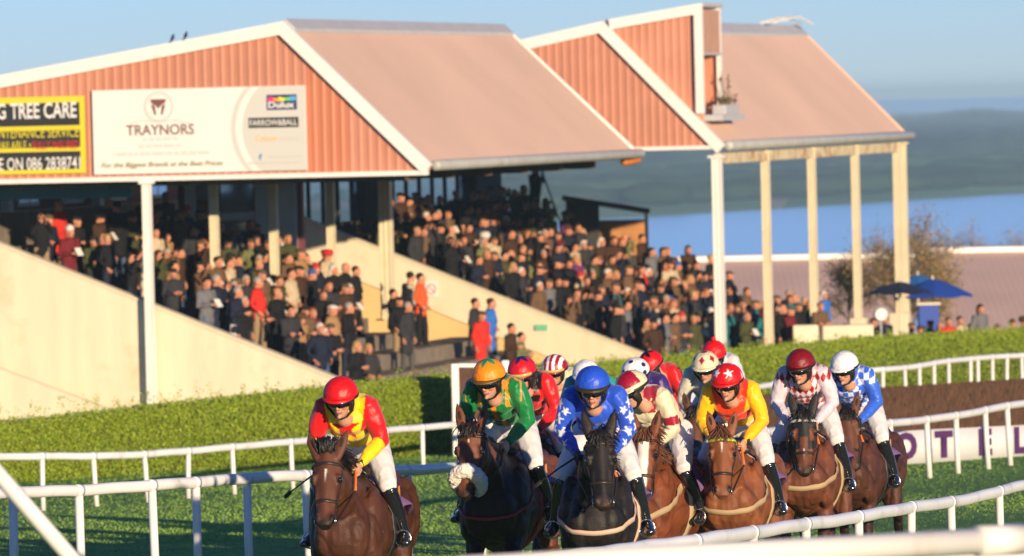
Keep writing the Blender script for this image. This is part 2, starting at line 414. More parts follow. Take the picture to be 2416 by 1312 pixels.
LB().roofslab((pk[0] + 0.0, pk[1] + 0.06), (pk[0] + 0.22, pk[1] + 0.06 + 0.22 * (co[1] - pk[1]) / (co[0] - pk[0])), 0.04, L1 + 0.02, 0.08).build('ridge_cap', M_grey, R1)
LB().roofslab((lf2[0], lf2[1] - 0.03), (pk[0], pk[1] - 0.03), 0.03, L1, 0.10).build('rear_roof', M_roof, R1)
strip_between((pk[0], pk[1] + 0.02), (co[0] + 0.05, co[1] + 0.02), 0.2, True, L1 + 0.001, L1 + 0.12).build('fascia', M_white, R1)
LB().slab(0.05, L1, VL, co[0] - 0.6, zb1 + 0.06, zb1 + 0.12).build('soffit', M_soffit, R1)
mb = MB()
mb.tube([(co[0] + 0.06, 0.04, co[1] - 0.02), (co[0] + 0.06, L1 + 0.2, co[1] - 0.02)], 0.115, 10, cap=True); mb.build('gutter', M_gut, R1, True)
M_orange = mat('orange_cap_paint', (0.55, 0.17, 0.03), 0.5)
mb = MB(); mb.tube([(co[0] - 0.2, L1 - 0.45, co[1] - 0.2), (co[0] + 0.0, L1 + 0.1, co[1] - 0.16)], (0.1), 8); mb.build('eave_end', M_orange, R1, True)
# roof beams (dark) under soffit and rusty underside of eave
for k in range(6):
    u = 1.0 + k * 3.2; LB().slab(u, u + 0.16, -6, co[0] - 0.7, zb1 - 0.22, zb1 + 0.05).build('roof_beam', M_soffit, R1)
# posts of canopy 1
def post(u, v, zb, zt, wd=0.17, label='', grp=None, mat_=None, flange=True, name='canopy_post', base=None):
    e = stand_empty(name, 0, 0); e.location = B(u, v, zb)
    tag(e, label, 'post', grp)
    h = zt - zb; a = MB()
    if flange:
        a.box((0, 0, h / 2), (wd * 0.2, wd * 0.96, h)); a.box((-wd * .45, 0, h / 2), (wd * .16, wd, h)); a.box((wd * .45, 0, h / 2), (wd * .16, wd, h))
        a.box((0, -wd * .35, h / 2), (wd * .72, wd * .08, h))
    else: a.tube([(0, 0, 0), (0, 0, h)], wd / 2, 14, cap=False)
    a.build('shaft', mat_ or M_post, e)
    a = MB(); a.box((0, 0, h - 0.03), (wd * 1.7, wd * 1.7, 0.06)); a.build('head_plate', mat_ or M_post, e)
    if base:
        bw, bh = base; a = MB(); a.box((0, 0, bh / 2 - 0.3), (bw, bw, bh + 0.6)); a.build('plinth', M_cream, e, bevel=0.02)
    else:
        a = MB(); a.box((0, 0, 0.015), (wd * 1.8, wd * 1.8, 0.03)); a.build('base_plate', mat_ or M_post, e)
    return e
names1 = ['tall white post at the gable corner in front of the cream side wall', 'cream post first behind the white gable post', 'cream post third from the left in the near stand', 'slim cream post beside the yellow rendered wall', 'thick cream post against the pale diagonal parapet']
def zt1(v): return -1.43 + (2.85 - v) * 0.404          # terrace slope
for k, px in enumerate([360, 505, 645, 780, 910]):
    u = 0.0 if k == 0 else hitV(px, 500, 0.0)[0]
    if k == 0: post(-0.22, 0.0, gz(135), zb1 - 0.1, 0.165, names1[0], 'posts under the near canopy', M_white)
    else: post(u, 0.0, zt1(0) - 0.3 if k < 4 else zt1(0) - 0.3, zb1 + 0.06, 0.17 if k < 4 else 0.27, names1[k], 'posts under the near canopy')

# ---- terraces
def terrace(name, u0, u1, off, label, vtop, vbot=4.6, tread=0.85, u1low=None):
    e = stand_empty(name, 0, 0); tag(e, label, 'terrace')
    rise = tread * 0.404; v = vbot; k = 0; mb = LB(); yl = LB(); steps = []
    z0 = zt1(vbot) + off
    zbase = gz(B(u0, vbot, 0).y) - 1.0
    while v > vtop + 0.01:
        z = z0 + k * rise
        mb.slab(u0, (u1low if (u1low and k < 4) else u1), v - tread - 0.3, v + random.uniform(-.002, .002), zbase - k * 0.003, z)
        for uu in np.arange(u0 + 1.2, u1, 3.0):
            yl.slab(uu, uu + 0.16, v - 0.16, v - 0.01, z + 0.003, z + 0.008)
        steps.append((v - tread / 2, z)); v -= tread; k += 1
    mb.build('steps', M_conc, e); yl.build('step_marking', M_yel_line, e)
    return e, steps, z0
T1, steps1, z01 = terrace('grandstand_terrace', 0.3, 15.5, 0.0, 'near concrete spectator terrace under the canopy with the advertising boards', -5.0, u1low=21.0)
# end wall 1 (cream), profile from photo
w1 = [hitU(0, 580, 0), hitU(805, 903, 0)]
s1 = (w1[1][1] - w1[0][1]) / (w1[1][0] - w1[0][0])
def endwall(name, u, pA, pB, vl, label, mat_a, band=None, matb=None):
    e = stand_empty(name, 0, 0); tag(e, label, 'wall')
    s = (pB[1] - pA[1]) / (pB[0] - pA[0]); vr = pB[0] + 0.5; zl = pA[1] + s * (vl - pA[0])
    zr = pB[1] + s * 0.5; zg = gz(B(u, 0, 0).y) - 0.6
    if band is None:
        LB().poly([(vl, zg), (vr, zg), (vr, zr), (vl, zl)], u, u + 0.22).build('wall_face', mat_a, e)
    else:
        LB().poly([(vl, zg), (vr - .02, zg), (vr - .02, zr - band + .02), (vl, zl - band + .02)], u + 0.05, u + 0.2).build('wall_face', matb, e)
        LB().poly([(vl, zl - band), (vr, zr - band), (vr, zr), (vl, zl)], u, u + 0.25).build('parapet', mat_a, e)
    LB().poly([(vl, zl - 0.001), (vr + .03, zr - 0.001), (vr + .03, zr + 0.05), (vl, zl + 0.05)], u - 0.03, u + 0.28).build('coping', mat_a, e)
    return s
endwall('side_wall', 0.02, w1[0], w1[1], -9.5, 'broad cream rendered side wall sloping down beside the near terrace', M_cream)
w2 = [hitU(700, 512, 23.6), hitU(1500, 832, 23.6)]
endwall('side_wall', 23.6, w2[0], w2[1], -5.0, 'pale diagonal parapet over yellow render between the two terraces', M_cream, 0.98, M_yellow)
off2 = (w2[1][1] - 0.74) - zt1(w2[1][0])
T2, steps2, z02 = terrace('grandstand_terrace', 23.9, 47.5, off2, 'far concrete spectator terrace packed with people', -4.6, vbot=5.3)
# low cream wall in front of near terrace, at far left (lower ramp)
qa, qb = hitU(0, 870, -1.2), hitU(215, 950, -1.2)
e = stand_empty('ramp_wall', 0, 0); tag(e, 'low sloping cream ramp wall at the left in front of the side wall', 'wall')
s_ = (qb[1] - qa[1]) / (qb[0] - qa[0])
LB().poly([(-9, -2.9), (qb[0] + .8, -2.9), (qb[0] + .8, qb[1] + s_ * .8), (-9, qa[1] + s_ * (-9 - qa[0]))], -1.2, -1.0).build('wall_face', M_cream, e)

# ---- clubhouse facade behind terraces
CH = stand_empty('clubhouse', 0, 0); tag(CH, 'maroon and pale blue clubhouse facade in the shade behind the near terrace', 'building')
zt_ = steps1[-1][1]
LB().slab(0.4, 27, -5.5, -5.2, zt_ - 3.5, zt_ + 0.75).build('wall', M_conc, CH)
LB().slab(0.4, 27, -5.8, -5.55, zt_ + 0.75, zt_ + 3.2).build('wall', M_maroon, CH)
for u in [1, 4.2, 7.4, 10.6, 13.8, 17.0, 20.2, 23.4]:
    f = LB().slab(u, u + 1.5, -5.56, -5.5, zt_ + 0.85, zt_ + 2.6).build('window', M_paleblue, CH)
    LB().slab(u + .08, u + .7, -5.5, -5.49, zt_ + 0.93, zt_ + 2.5).build('pane', M_glassblue, f)
    LB().slab(u + .8, u + 1.42, -5.5, -5.49, zt_ + 0.93, zt_ + 2.5).build('pane', M_glassblue, f)
for u in [0.2, 6.2, 12.7, 22.0]:
    LB().slab(u, u + 0.3, -5.52, -5.3, zt_ - 1, zt_ + 3.2).build('column', M_paleblue, CH)
# pale blue framed facade facing down the course, behind the near terrace
FC = stand_empty('clubhouse', 0, 0); tag(FC, 'pale blue framed windows and maroon wall end-on behind the near crowd', 'building')
fu = 15.6; fv = lambda px: hitU(px, 470, fu)[0]; fz = lambda py: hitU(560, py, fu)[1]
LB().slab(fu, fu + .2, fv(420), fv(712), -.5, zb1 + .05).build('wall', M_maroon, FC)
for i, (xa, xb, ya, yb) in enumerate([(438, 462, 405, 640), (500, 516, 405, 520), (520, 600, 500, 520), (604, 640, 405, 620), (652, 700, 405, 640)]):
    LB().slab(fu - .10 - i * .004, fu, fv(xa), fv(xb), fz(yb), fz(ya)).build('frame', M_paleblue, FC)
for i, (xa, xb, ya, yb) in enumerate([(522, 598, 405, 498), (522, 598, 524, 600), (464, 498, 405, 470)]):
    LB().slab(fu - .03, fu, fv(xa), fv(xb), fz(yb), fz(ya)).build('window', M_glassblue, FC)
# teal sign under the canopy at far left
uu, zz = 4.0, hitU(100, 440, 4.0)[1]
va, vb_ = hitU(-60, 440, 4)[0], hitU(310, 440, 4)[0]
SG = stand_empty('sponsor_board', 0, 0); tag(SG, 'teal board with white lettering hung under the near canopy at far left', 'sign')
LB().slab(4.0, 4.06, va, vb_, zz - 0.28, zb1 + 0.06).build('board', M_teal, SG)
M_white_flat = mat('sign_white', (0.80, 0.80, 0.80), 0.5, var=0.02)
me = text_mesh('GOOL', 0.9, bold=0.03, sx=1.4); me.transform(Matrix.Rotation(math.pi / 2, 4, 'X')); me.transform(Matrix.Translation(((va + vb_) / 2, 8.985, zz + 0.22)))
# only rounded white shapes show below the fascia in the photograph, so plain rounded white panels stand there
mb = LB(); 
for v0, v1 in [(0.12, 0.30), (0.36, 0.62), (0.66, 0.9)]:
    a0, a1 = va + (vb_ - va) * v0, va + (vb_ - va) * v1
    mb.tube([(a0 + .2, 3.97, zz + .12), (a1 - .2, 3.97, zz + .12)], (0.03, 0.17), 16, side=(0, 1, 0))
mb.build('white_shape', M_white_flat, SG)
bpy.data.meshes.remove(me)
# glazed screen behind far terrace
GS = stand_empty('glazed_screen', 0, 0); tag(GS, 'dark framed glazed screen at the top of the far terrace under the near canopy', 'window wall')
zt2 = steps2[-1][1]; us = np.arange(27.2, 47.5, 1.35)
for k, u in enumerate(us):
    LB().slab(u, u + 0.09, -4.95, -4.85, zt2 - 0.5, zt2 + 4.2).build('mullion', M_dark, GS)
LB().slab(27.2, 47.3, -4.96, -4.84, zt2 + 2.1, zt2 + 2.2).build('transom', M_dark, GS)
LB().slab(27.2, 47.3, -4.96, -4.84, zt2 - .5, zt2 + 0.35).build('sill_panel', M_dark, GS)
LB().slab(44.8, 47.6, -5.2, -4.7, zt2 - .5, zt2 + 4.2).build('end_pier', M_dark, GS)
LB().slab(33.5, 35.2, -5.2, -4.8, zt2 - .5, zt2 + 4.2).build('pier', M_dark, GS)
gg = bpy.data.materials.new('clear_glass'); gg.use_nodes = True; bb = gg.node_tree.nodes['Principled BSDF']
bb.inputs['Transmission Weight'].default_value = 1; bb.inputs['Roughness'].default_value = 0.02; bb.inputs['IOR'].default_value = 1.1; bb.inputs['Base Color'].default_value = (0.85, 0.93, 1, 1)
LB().slab(27.3, 44.8, -4.91, -4.9, zt2 + .3, zt2 + 4.1).build('glazing', gg, GS)

# ---- second canopy
u2 = 23.4
R2 = stand_empty('grandstand_canopy', 0, 0); tag(R2, 'far red-clad grandstand canopy with open cream posts and a commentary box', 'canopy')
pk2 = hitU(1424, 50, u2); co2 = hitU(1712, 342, u2); l2 = hitU(1235, 93, u2)
sl2 = (pk2[1] - l2[1]) / (pk2[0] - l2[0]); lf22 = (-5.5, pk2[1] + sl2 * (-5.5 - pk2[0]))
zb2 = hitU(1600, 345, u2)[1]
cladding([lf22, pk2, co2], zb2, -5.5, co2[0] - 0.05, u2).build('gable_cladding', M_clad, R2)
strip_between(lf22, pk2, 0.27, True, u2 - .14, u2 + .02).build('fascia', M_white, R2)
strip_between((pk2[0] + .003, pk2[1]), co2, 0.27, True, u2 - .145, u2 + .02).build('fascia', M_white, R2)
LB().slab(u2 - .12, u2 + .03, -5.5, co2[0] - 0.1, zb2 - 0.09, zb2).build('bottom_trim', M_white, R2)
L2 = hitV(2138, 300, co2[0])[0]
LB().roofslab((pk2[0], pk2[1] - .03), (co2[0] + .02, co2[1] - .03), u2 + .03, L2, .10).build('front_roof', M_roof, R2)
LB().roofslab((lf22[0], lf22[1] - .03), (pk2[0], pk2[1] - .03), u2 + .03, L2, .10).build('rear_roof', M_roof, R2)
LB().roofslab((pk2[0], pk2[1] + .05), (pk2[0] + .25, pk2[1] + .05 + .25 * (co2[1] - pk2[1]) / (co2[0] - pk2[0])), u2 + .04, L2 + .02, .08).build('ridge_cap', M_grey, R2)
strip_between((pk2[0], pk2[1] + .01), (co2[0] + .05, co2[1] + .01), .16, True, L2 + .001, L2 + .12).build('fascia', M_roof, R2)
mb = MB(); mb.tube([(co2[0] + .07, u2 + .05, co2[1] - .02), (co2[0] + .07, L2 + .3, co2[1] - .02)], .13, 10); mb.build('gutter', M_gut, R2, True)
M_rust = mat('rusty_cream_beam', (0.62, 0.53, 0.36), .7, var=.1, dirt=((.40, .17, .06), 2.2, .5, .62))
LB().slab(u2 + .1, L2 - .1, co2[0] - .32, co2[0] - .14, co2[1] - .46, co2[1] - .2).build('eave_beam', M_rust, R2)
LB().slab(u2 + .1, L2 - .1, -5, co2[0] - .35, zb2 + .25, zb2 + .31).build('soffit', M_soffit, R2)
n2 = ['tall white corner post of the far canopy left of the umbrellas', 'cream post second from the near end of the far canopy', 'cream post on a plinth in the middle of the far canopy row', 'cream post on a stepped plinth just left of the bare tree', 'double cream corner post on a wide plinth at the far canopy end', 'outer cream shaft of the far canopy corner pair']
for k, (px, pb, wd) in enumerate([(1694, 835, .22), (1808, 800, .19), (1917, 775, .19), (2020, 750, .19), (2118, 738, .18), (2134, 738, .16)]):
    vv = co2[0] - .2 + (0.1 if k == 5 else 0); u = hitV(px, 500, vv)[0]
    zf = gz(B(u, vv, 0).y)
    zz = hitU(px, pb, u)[1] if k > 1 else zf
    e = post(u, vv, zf, co2[1] - .2 if k else co2[1] - .25, wd, n2[k], 'posts under the far canopy', M_white if k == 0 else M_post, base=(0.42 if k < 4 else .52, max(.2, zz - zf)) if k in (2, 3, 4) else None)
# commentary box tower
A_, B_, C_ = hitU(1440, 46, u2 + .1), hitU(1655, 8, u2 + .1), hitU(1655, 268, u2 + .1)
TW = stand_empty('commentary_box', 0, 0); tag(TW, 'red-clad commentary box rising through the far canopy roof with an open side hatch', 'commentary box')
bl = lambda v: -.25 + C_[1] + (A_[1] - C_[1]) * (v - C_[0]) / (A_[0] - C_[0])
cladding([A_, B_], bl, A_[0], B_[0], u2 + .1).build('wall', M_clad, TW)
strip_between(A_, B_, .25, True, u2 - .1, u2 + .13).build('fascia', M_white, TW)
LB().slab(u2 - .08, u2 + .1, B_[0] - .16, B_[0] + .03, C_[1], B_[1] - .02).build('corner_trim', M_white, TW)
td = hitV(1700, 20, B_[0])[0]
LB().roofslab((A_[0], A_[1] - .02), (B_[0] + .04, B_[1] + .02), u2 + .14, td + .1, .1).build('roof', M_grey, TW)
zm, zo = hitU(1655, 125, u2)[1], hitU(1655, 262, u2)[1]
M_brown = mat('brown_panel', (.50, .28, .20), .7, var=.06)
LB().slab(u2 + .13, td, B_[0] - .1, B_[0], zm, B_[1] - .15).build('side_panel', M_brown, TW)
LB().slab(u2 + .13, td + .02, B_[0] - .1, B_[0] + .02, zm - .05, zm + .0).build('hatch_lintel', M_grey, TW)
LB().slab(td - .16, td, B_[0] - .1, B_[0] + .01, zo - .3, B_[1] - .1).build('corner_trim', M_white, TW)
LB().slab(u2 + .2, td, B_[0] - 1.2, B_[0] - 1.1, zo - .6, zm).build('inner_wall', mat('cream_inner', (.75, .62, .35), .7), TW)
LB().slab(td - .02, td + .06, A_[0] + .4, B_[0] - .12, bl(B_[0]), B_[1] - .6).build('rear_wall', M_clad, TW)
LB().slab(u2 + .2, td + 0.5, B_[0] - .1, B_[0] + .45, zo - .25, zo - .1).build('sill', M_grey, TW)
fb = empty('flower_box', B(u2 + 1.6, B_[0] + .22, zo - .1), brot); tag(fb, 'grey planter with straggly dried plants on the commentary box sill', 'planter')
MB().box((0, 0, .12), (.34, 1.6, .24)).build('trough', M_grey, fb, bevel=.02)
mb = MB()
for k in range(24):
    h = random.uniform(.12, .35) if k > 3 else random.uniform(.7, .95); y0 = random.uniform(-.7, .7) if k > 3 else random.uniform(.25, .35)
    p0 = Vector((random.uniform(-.12, .12), y0, .2)); p1 = p0 + Vector((random.uniform(-.1, .1), random.uniform(-.15, .15), h))
    mb.tube([p0, (p0 + p1) / 2, p1], [.012, .01, .008], 4)
    for q in range(5):
        c = p0.lerp(p1, random.uniform(.4, 1)); d = Vector([random.gauss(0, .035) for _ in range(3)]); d2 = Vector([random.gauss(0, .035) for _ in range(3)])
        mb.add([c - d, c + d2, c + d], [(0, 1, 2)])
mb.build('plants', mat('dry_plant', (.16, .13, .07), .9), fb)
# rooftop rails on far ridge
ra = stand_empty('roof_ladder', 0, 0); tag(ra, 'bent aluminium ladder lying over the far canopy ridge', 'ladder')
def ridge_pt(px, dz): 
    u = hitV(px, 50, pk2[0])[0]; return Vector((pk2[0], u, pk2[1] + dz))
mb = MB()
for dv in (0, .35):
    mb.tube([ridge_pt(1795, .08) + Vector((dv, 0, 0)), ridge_pt(1830, .22) + Vector((dv, 0, 0)), ridge_pt(1858, .26) + Vector((dv, 0, 0)), ridge_pt(1872, .05) + Vector((dv + .2, 0, 0))], .03, 6)
mb.build('stile', M_white, ra, True)
mb = MB()
for t in np.linspace(0.05, 1, 9):
    q = ridge_pt(1795 + 65 * t, .08 + .17 * t); mb.tube([q, q + Vector((.35, 0, 0))], .02, 5)
mb.build('rung', M_white, ra, True)

# hut
hD = 184; h0 = P(1338, 560, hD); h1 = P(1530, 560, hD); zt_a, zt_b = P(1335, 460, hD).z, P(1530, 492, hD).z
H = empty('hut', (h0.x, hD, 0)); tag(H, 'small dark-roofed wooden hut behind the crowd, its side glowing orange in the sun', 'hut')
wd = h1.x - h0.x; zf = -1.0
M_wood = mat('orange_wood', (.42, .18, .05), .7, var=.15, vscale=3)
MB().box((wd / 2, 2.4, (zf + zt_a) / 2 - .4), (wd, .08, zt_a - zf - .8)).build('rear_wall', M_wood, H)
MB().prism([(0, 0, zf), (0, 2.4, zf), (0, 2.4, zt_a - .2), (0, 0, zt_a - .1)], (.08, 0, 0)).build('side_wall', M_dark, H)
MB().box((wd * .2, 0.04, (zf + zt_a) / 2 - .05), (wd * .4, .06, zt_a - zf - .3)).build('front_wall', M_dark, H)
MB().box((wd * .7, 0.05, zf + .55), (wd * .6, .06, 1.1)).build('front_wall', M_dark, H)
MB().box((wd - .05, 0.04, (zf + zt_b) / 2), (.1, .1, zt_b - zf - .06)).build('corner_post', M_yellow, H)
MB().hexa([(-.1, -.3, zt_a - .12), (wd + .05, -.3, zt_b - .12), (wd + .05, 2.7, zt_b - .2), (-.1, 2.7, zt_a - .2), (-.1, -.3, zt_a), (wd + .05, -.3, zt_b), (wd + .05, 2.7, zt_b - .08), (-.1, 2.7, zt_a - .08)]).build('roof', M_dark, H)

# low shed behind
SH = empty('low_shed', (0, 0, 0)); tag(SH, 'long low shed with a pinkish ribbed roof and white ridge beyond the stands', 'shed')
M_shed = mat('shed_roof_sheet', (.80, .54, .41), .75, var=.07, vscale=.3, wave=(1.3, 'X', .005))
def shedroof(pxa, pxb, ya, yb, D0, D1, ybot):
    a, b2 = P(pxa, ya, D0), P(pxb, yb, D0); c, d = P(pxb, ybot, D1), P(pxa, ybot, D1)
    MB().hexa([d - Vector((0, 0, .1)), c - Vector((0, 0, .1)), b2 - Vector((0, 0, .1)), a - Vector((0, 0, .1)), d, c, b2, a]).build('roof', M_shed, SH)
    t = Vector((0, -.35, -.02)); MB().hexa([a + t, b2 + t, b2 + Vector((0, .3, 0)), a + Vector((0, .3, 0)), a + t + Vector((0, 0, .2)), b2 + t + Vector((0, 0, .2)), b2 + Vector((0, .3, .2)), a + Vector((0, .3, .2))]).build('ridge_flashing', M_white, SH)
    MB().hexa([Vector((d.x, d.y + .1, gz(D1) - 1)), Vector((c.x, c.y + .1, gz(D1) - 1)), Vector((c.x, c.y + .4, gz(D1) - 1)), Vector((d.x, d.y + .4, gz(D1) - 1)), d + Vector((0, .1, -.12)), c + Vector((0, .1, -.12)), c + Vector((0, .4, -.12)), d + Vector((0, .4, -.12))]).build('wall', M_cream, SH)
shedroof(1380, 2160, 622, 606, 236, 223, 790)
shedroof(2170, 2800, 597, 586, 240, 226, 780)

# haze
hz = bpy.data.meshes.new('haze'); a = MB(); a.box((0, 3550, -7), (5200, 7300, 40)); a.F = a.F
me = a.mesh('haze'); HZ = obj('haze', me)
hm = bpy.data.materials.new('haze_air'); hm.use_nodes = True; n_ = hm.node_tree.nodes; n_.clear()
out = n_.new('ShaderNodeOutputMaterial'); pv = n_.new('ShaderNodeVolumePrincipled'); pv.inputs['Color'].default_value = (.54, .80, 1, 1); pv.inputs['Density'].default_value = 2.1e-4
pv.inputs['Anisotropy'].default_value = 0.0
hm.node_tree.links.new(pv.outputs[0], out.inputs['Volume']); me.materials.append(hm)
tag(HZ, 'pale blue haze over the bay', 'haze', kind='stuff')
# ================================================================== rails
def rail(name, label, pts, rr, pr, post_px, zoff_lean=0.0, grp=None, jointz=None, posts_x=None, wob=0.006):
    """pts: (px, py_top, D). tube centre follows; posts at given px drop to the ground"""
    pxs = [p[0] for p in pts]
    def at(px):
        y = float(np.interp(px, pxs, [p[1] for p in pts])); 
        iD = float(np.interp(px, pxs, [1.0 / p[2] for p in pts])); D = 1 / iD
        # smooth the piecewise path a little
        q = P(px, y, D); q.z -= rr; return q
    e = empty(name, (0, 0, 0)); tag(e, label, 'rail', grp)
    n = 160; raw = [at(pxs[0] + (pxs[-1] - pxs[0]) * i / n) for i in range(n + 1)]
    sm = []
    for i in range(n + 1):
        a = raw[max(0, i - 3):i + 4]; sm.append(sum(a, Vector()) / len(a))
    sm[0], sm[-1] = raw[0], raw[-1]
    for i, p in enumerate(sm): p.z += wob * math.sin(i * 0.37 + pts[0][0]) * 0.5 + wob * .5 * math.sin(i * .83)
    mb = MB(); mb.tube(sm, [(rr, rr * 0.82)] * len(sm), 14, side=(0, 0, 1)); 
    mb.build('running_rail', M_pvc, e, True)
    spx = [proj(p)[0] for p in sm]
    for k, x in enumerate(post_px):
        i = min(range(len(sm)), key=lambda j: abs(spx[j] - x)); q = sm[i]; d = (sm[min(i + 1, n)] - sm[max(i - 1, 0)]).normalized()
        lean = random.uniform(-.03, .03)
        g = gz(q.y) - 0.05
        a = MB(); a.tube([(q.x, q.y + .02, q.z - rr * .5), (q.x + lean * .5, q.y + .05, (q.z + g) / 2), (q.x + lean + .01, q.y + .05, g)], pr, 12, cap=False)
        a.build('post', M_white, e, True)
        a = MB(); a.tube([q - d * rr * .8, q + d * rr * .8], [(rr * 1.07, rr * .9)] * 2, 14, side=(0, 0, 1), cap=False)
        a.build('joint_sleeve', M_pvc, e, True)
    return e
A = [(-160, 1072, 86), (100, 1068, 88), (320, 1066, 90), (540, 1047, 92.5), (700, 1034, 94.5), (930, 1006, 99), (1060, 996, 101), (1400, 955, 106), (1790, 907, 112), (2000, 870, 117), (2130, 864, 119), (2250, 842, 122), (2600, 822, 130)]
ap = [-20, 98, 218, 335, 446, 556, 690, 915, 995] + list(range(1075, 1800, 62)) + [1818, 1842, 1960, 2015, 2082, 2128, 2168, 2202, 2240, 2282, 2312, 2345, 2378, 2412, 2450]
rail('outer_running_rail', 'far white plastic running rail winding in front of the clipped hedge', A, 0.052, 0.036, ap, grp='white running rails of the course')
Bp = [(-160, 1160, 57), (0, 1150, 58), (200, 1142, 59.5), (370, 1132, 60.5), (480, 1122, 61.5), (720, 1108, 63.5), (960, 1098, 66.5), (1060, 1092, 68), (1450, 1050, 76), (1800, 1010, 84), (2115, 990, 91), (2258, 972, 94), (2416, 942, 98), (2600, 925, 104)]
bp_ = [-120, 36, 193, 360, 468, 575, 722, 955, 1130, 1300, 1460, 1600, 1720, 1800, 1960, 2105, 2187, 2257, 2320, 2384, 2450]
rail('middle_running_rail', 'middle white running rail passing behind the galloping horses', Bp, 0.055, 0.041, bp_, grp='white running rails of the course')
Cp = [(1040, 1338, 40.5), (1150, 1318, 41), (1400, 1290, 42.5), (1640, 1260, 45), (1900, 1222, 49), (2030, 1205, 51), (2150, 1182, 53.5), (2250, 1172, 55.5), (2416, 1132, 59), (2700, 1075, 65)]
rail('near_running_rail', 'near white running rail in front of the horses at lower right', Cp, 0.050, 0.035, [1270, 1640, 1780, 1905, 2025, 2155, 2248, 2360, 2500], grp='white running rails of the course', wob=0.005)
# blurred foreground rails close to the camera
def bar(name, label, p0, p1, r, cap_sock=None, posts=()):
    e = empty(name); tag(e, label, 'rail')
    mb = MB(); mb.tube([p0, p1], r, 20, cap=False); mb.build('bar', M_white, e, True)
    for t in posts:
        q = Vector(p0).lerp(Vector(p1), t); a = MB(); a.tube([q + Vector((0, .03, -r * .5)), Vector((q.x, q.y + .03, 0))], r * .7, 12, cap=False); a.build('post', M_white, e, True)
    if cap_sock:
        q = Vector(p1); d = (Vector(p1) - Vector(p0)).normalized(); a = MB(); a.tube([q - d * .25, q], r * 1.18, 20, cap=False); a.build('end_socket', M_white, e, True)
    return e
bar('foreground_rail', 'thick out-of-focus white rail end across the bottom right corner', P(1080, 1346, 24), P(2408, 1272, 26), 0.054, True, posts=(0.35,))
bar('foreground_rail', 'blurred lower white rail just entering the bottom right corner', P(2180, 1325, 27), P(2900, 1302, 28.5), 0.03)
bar('diagonal_brace', 'blurred diagonal white brace crossing the lower left corner', P(-120, 985, 30), P(240, 1400, 30), 0.038)

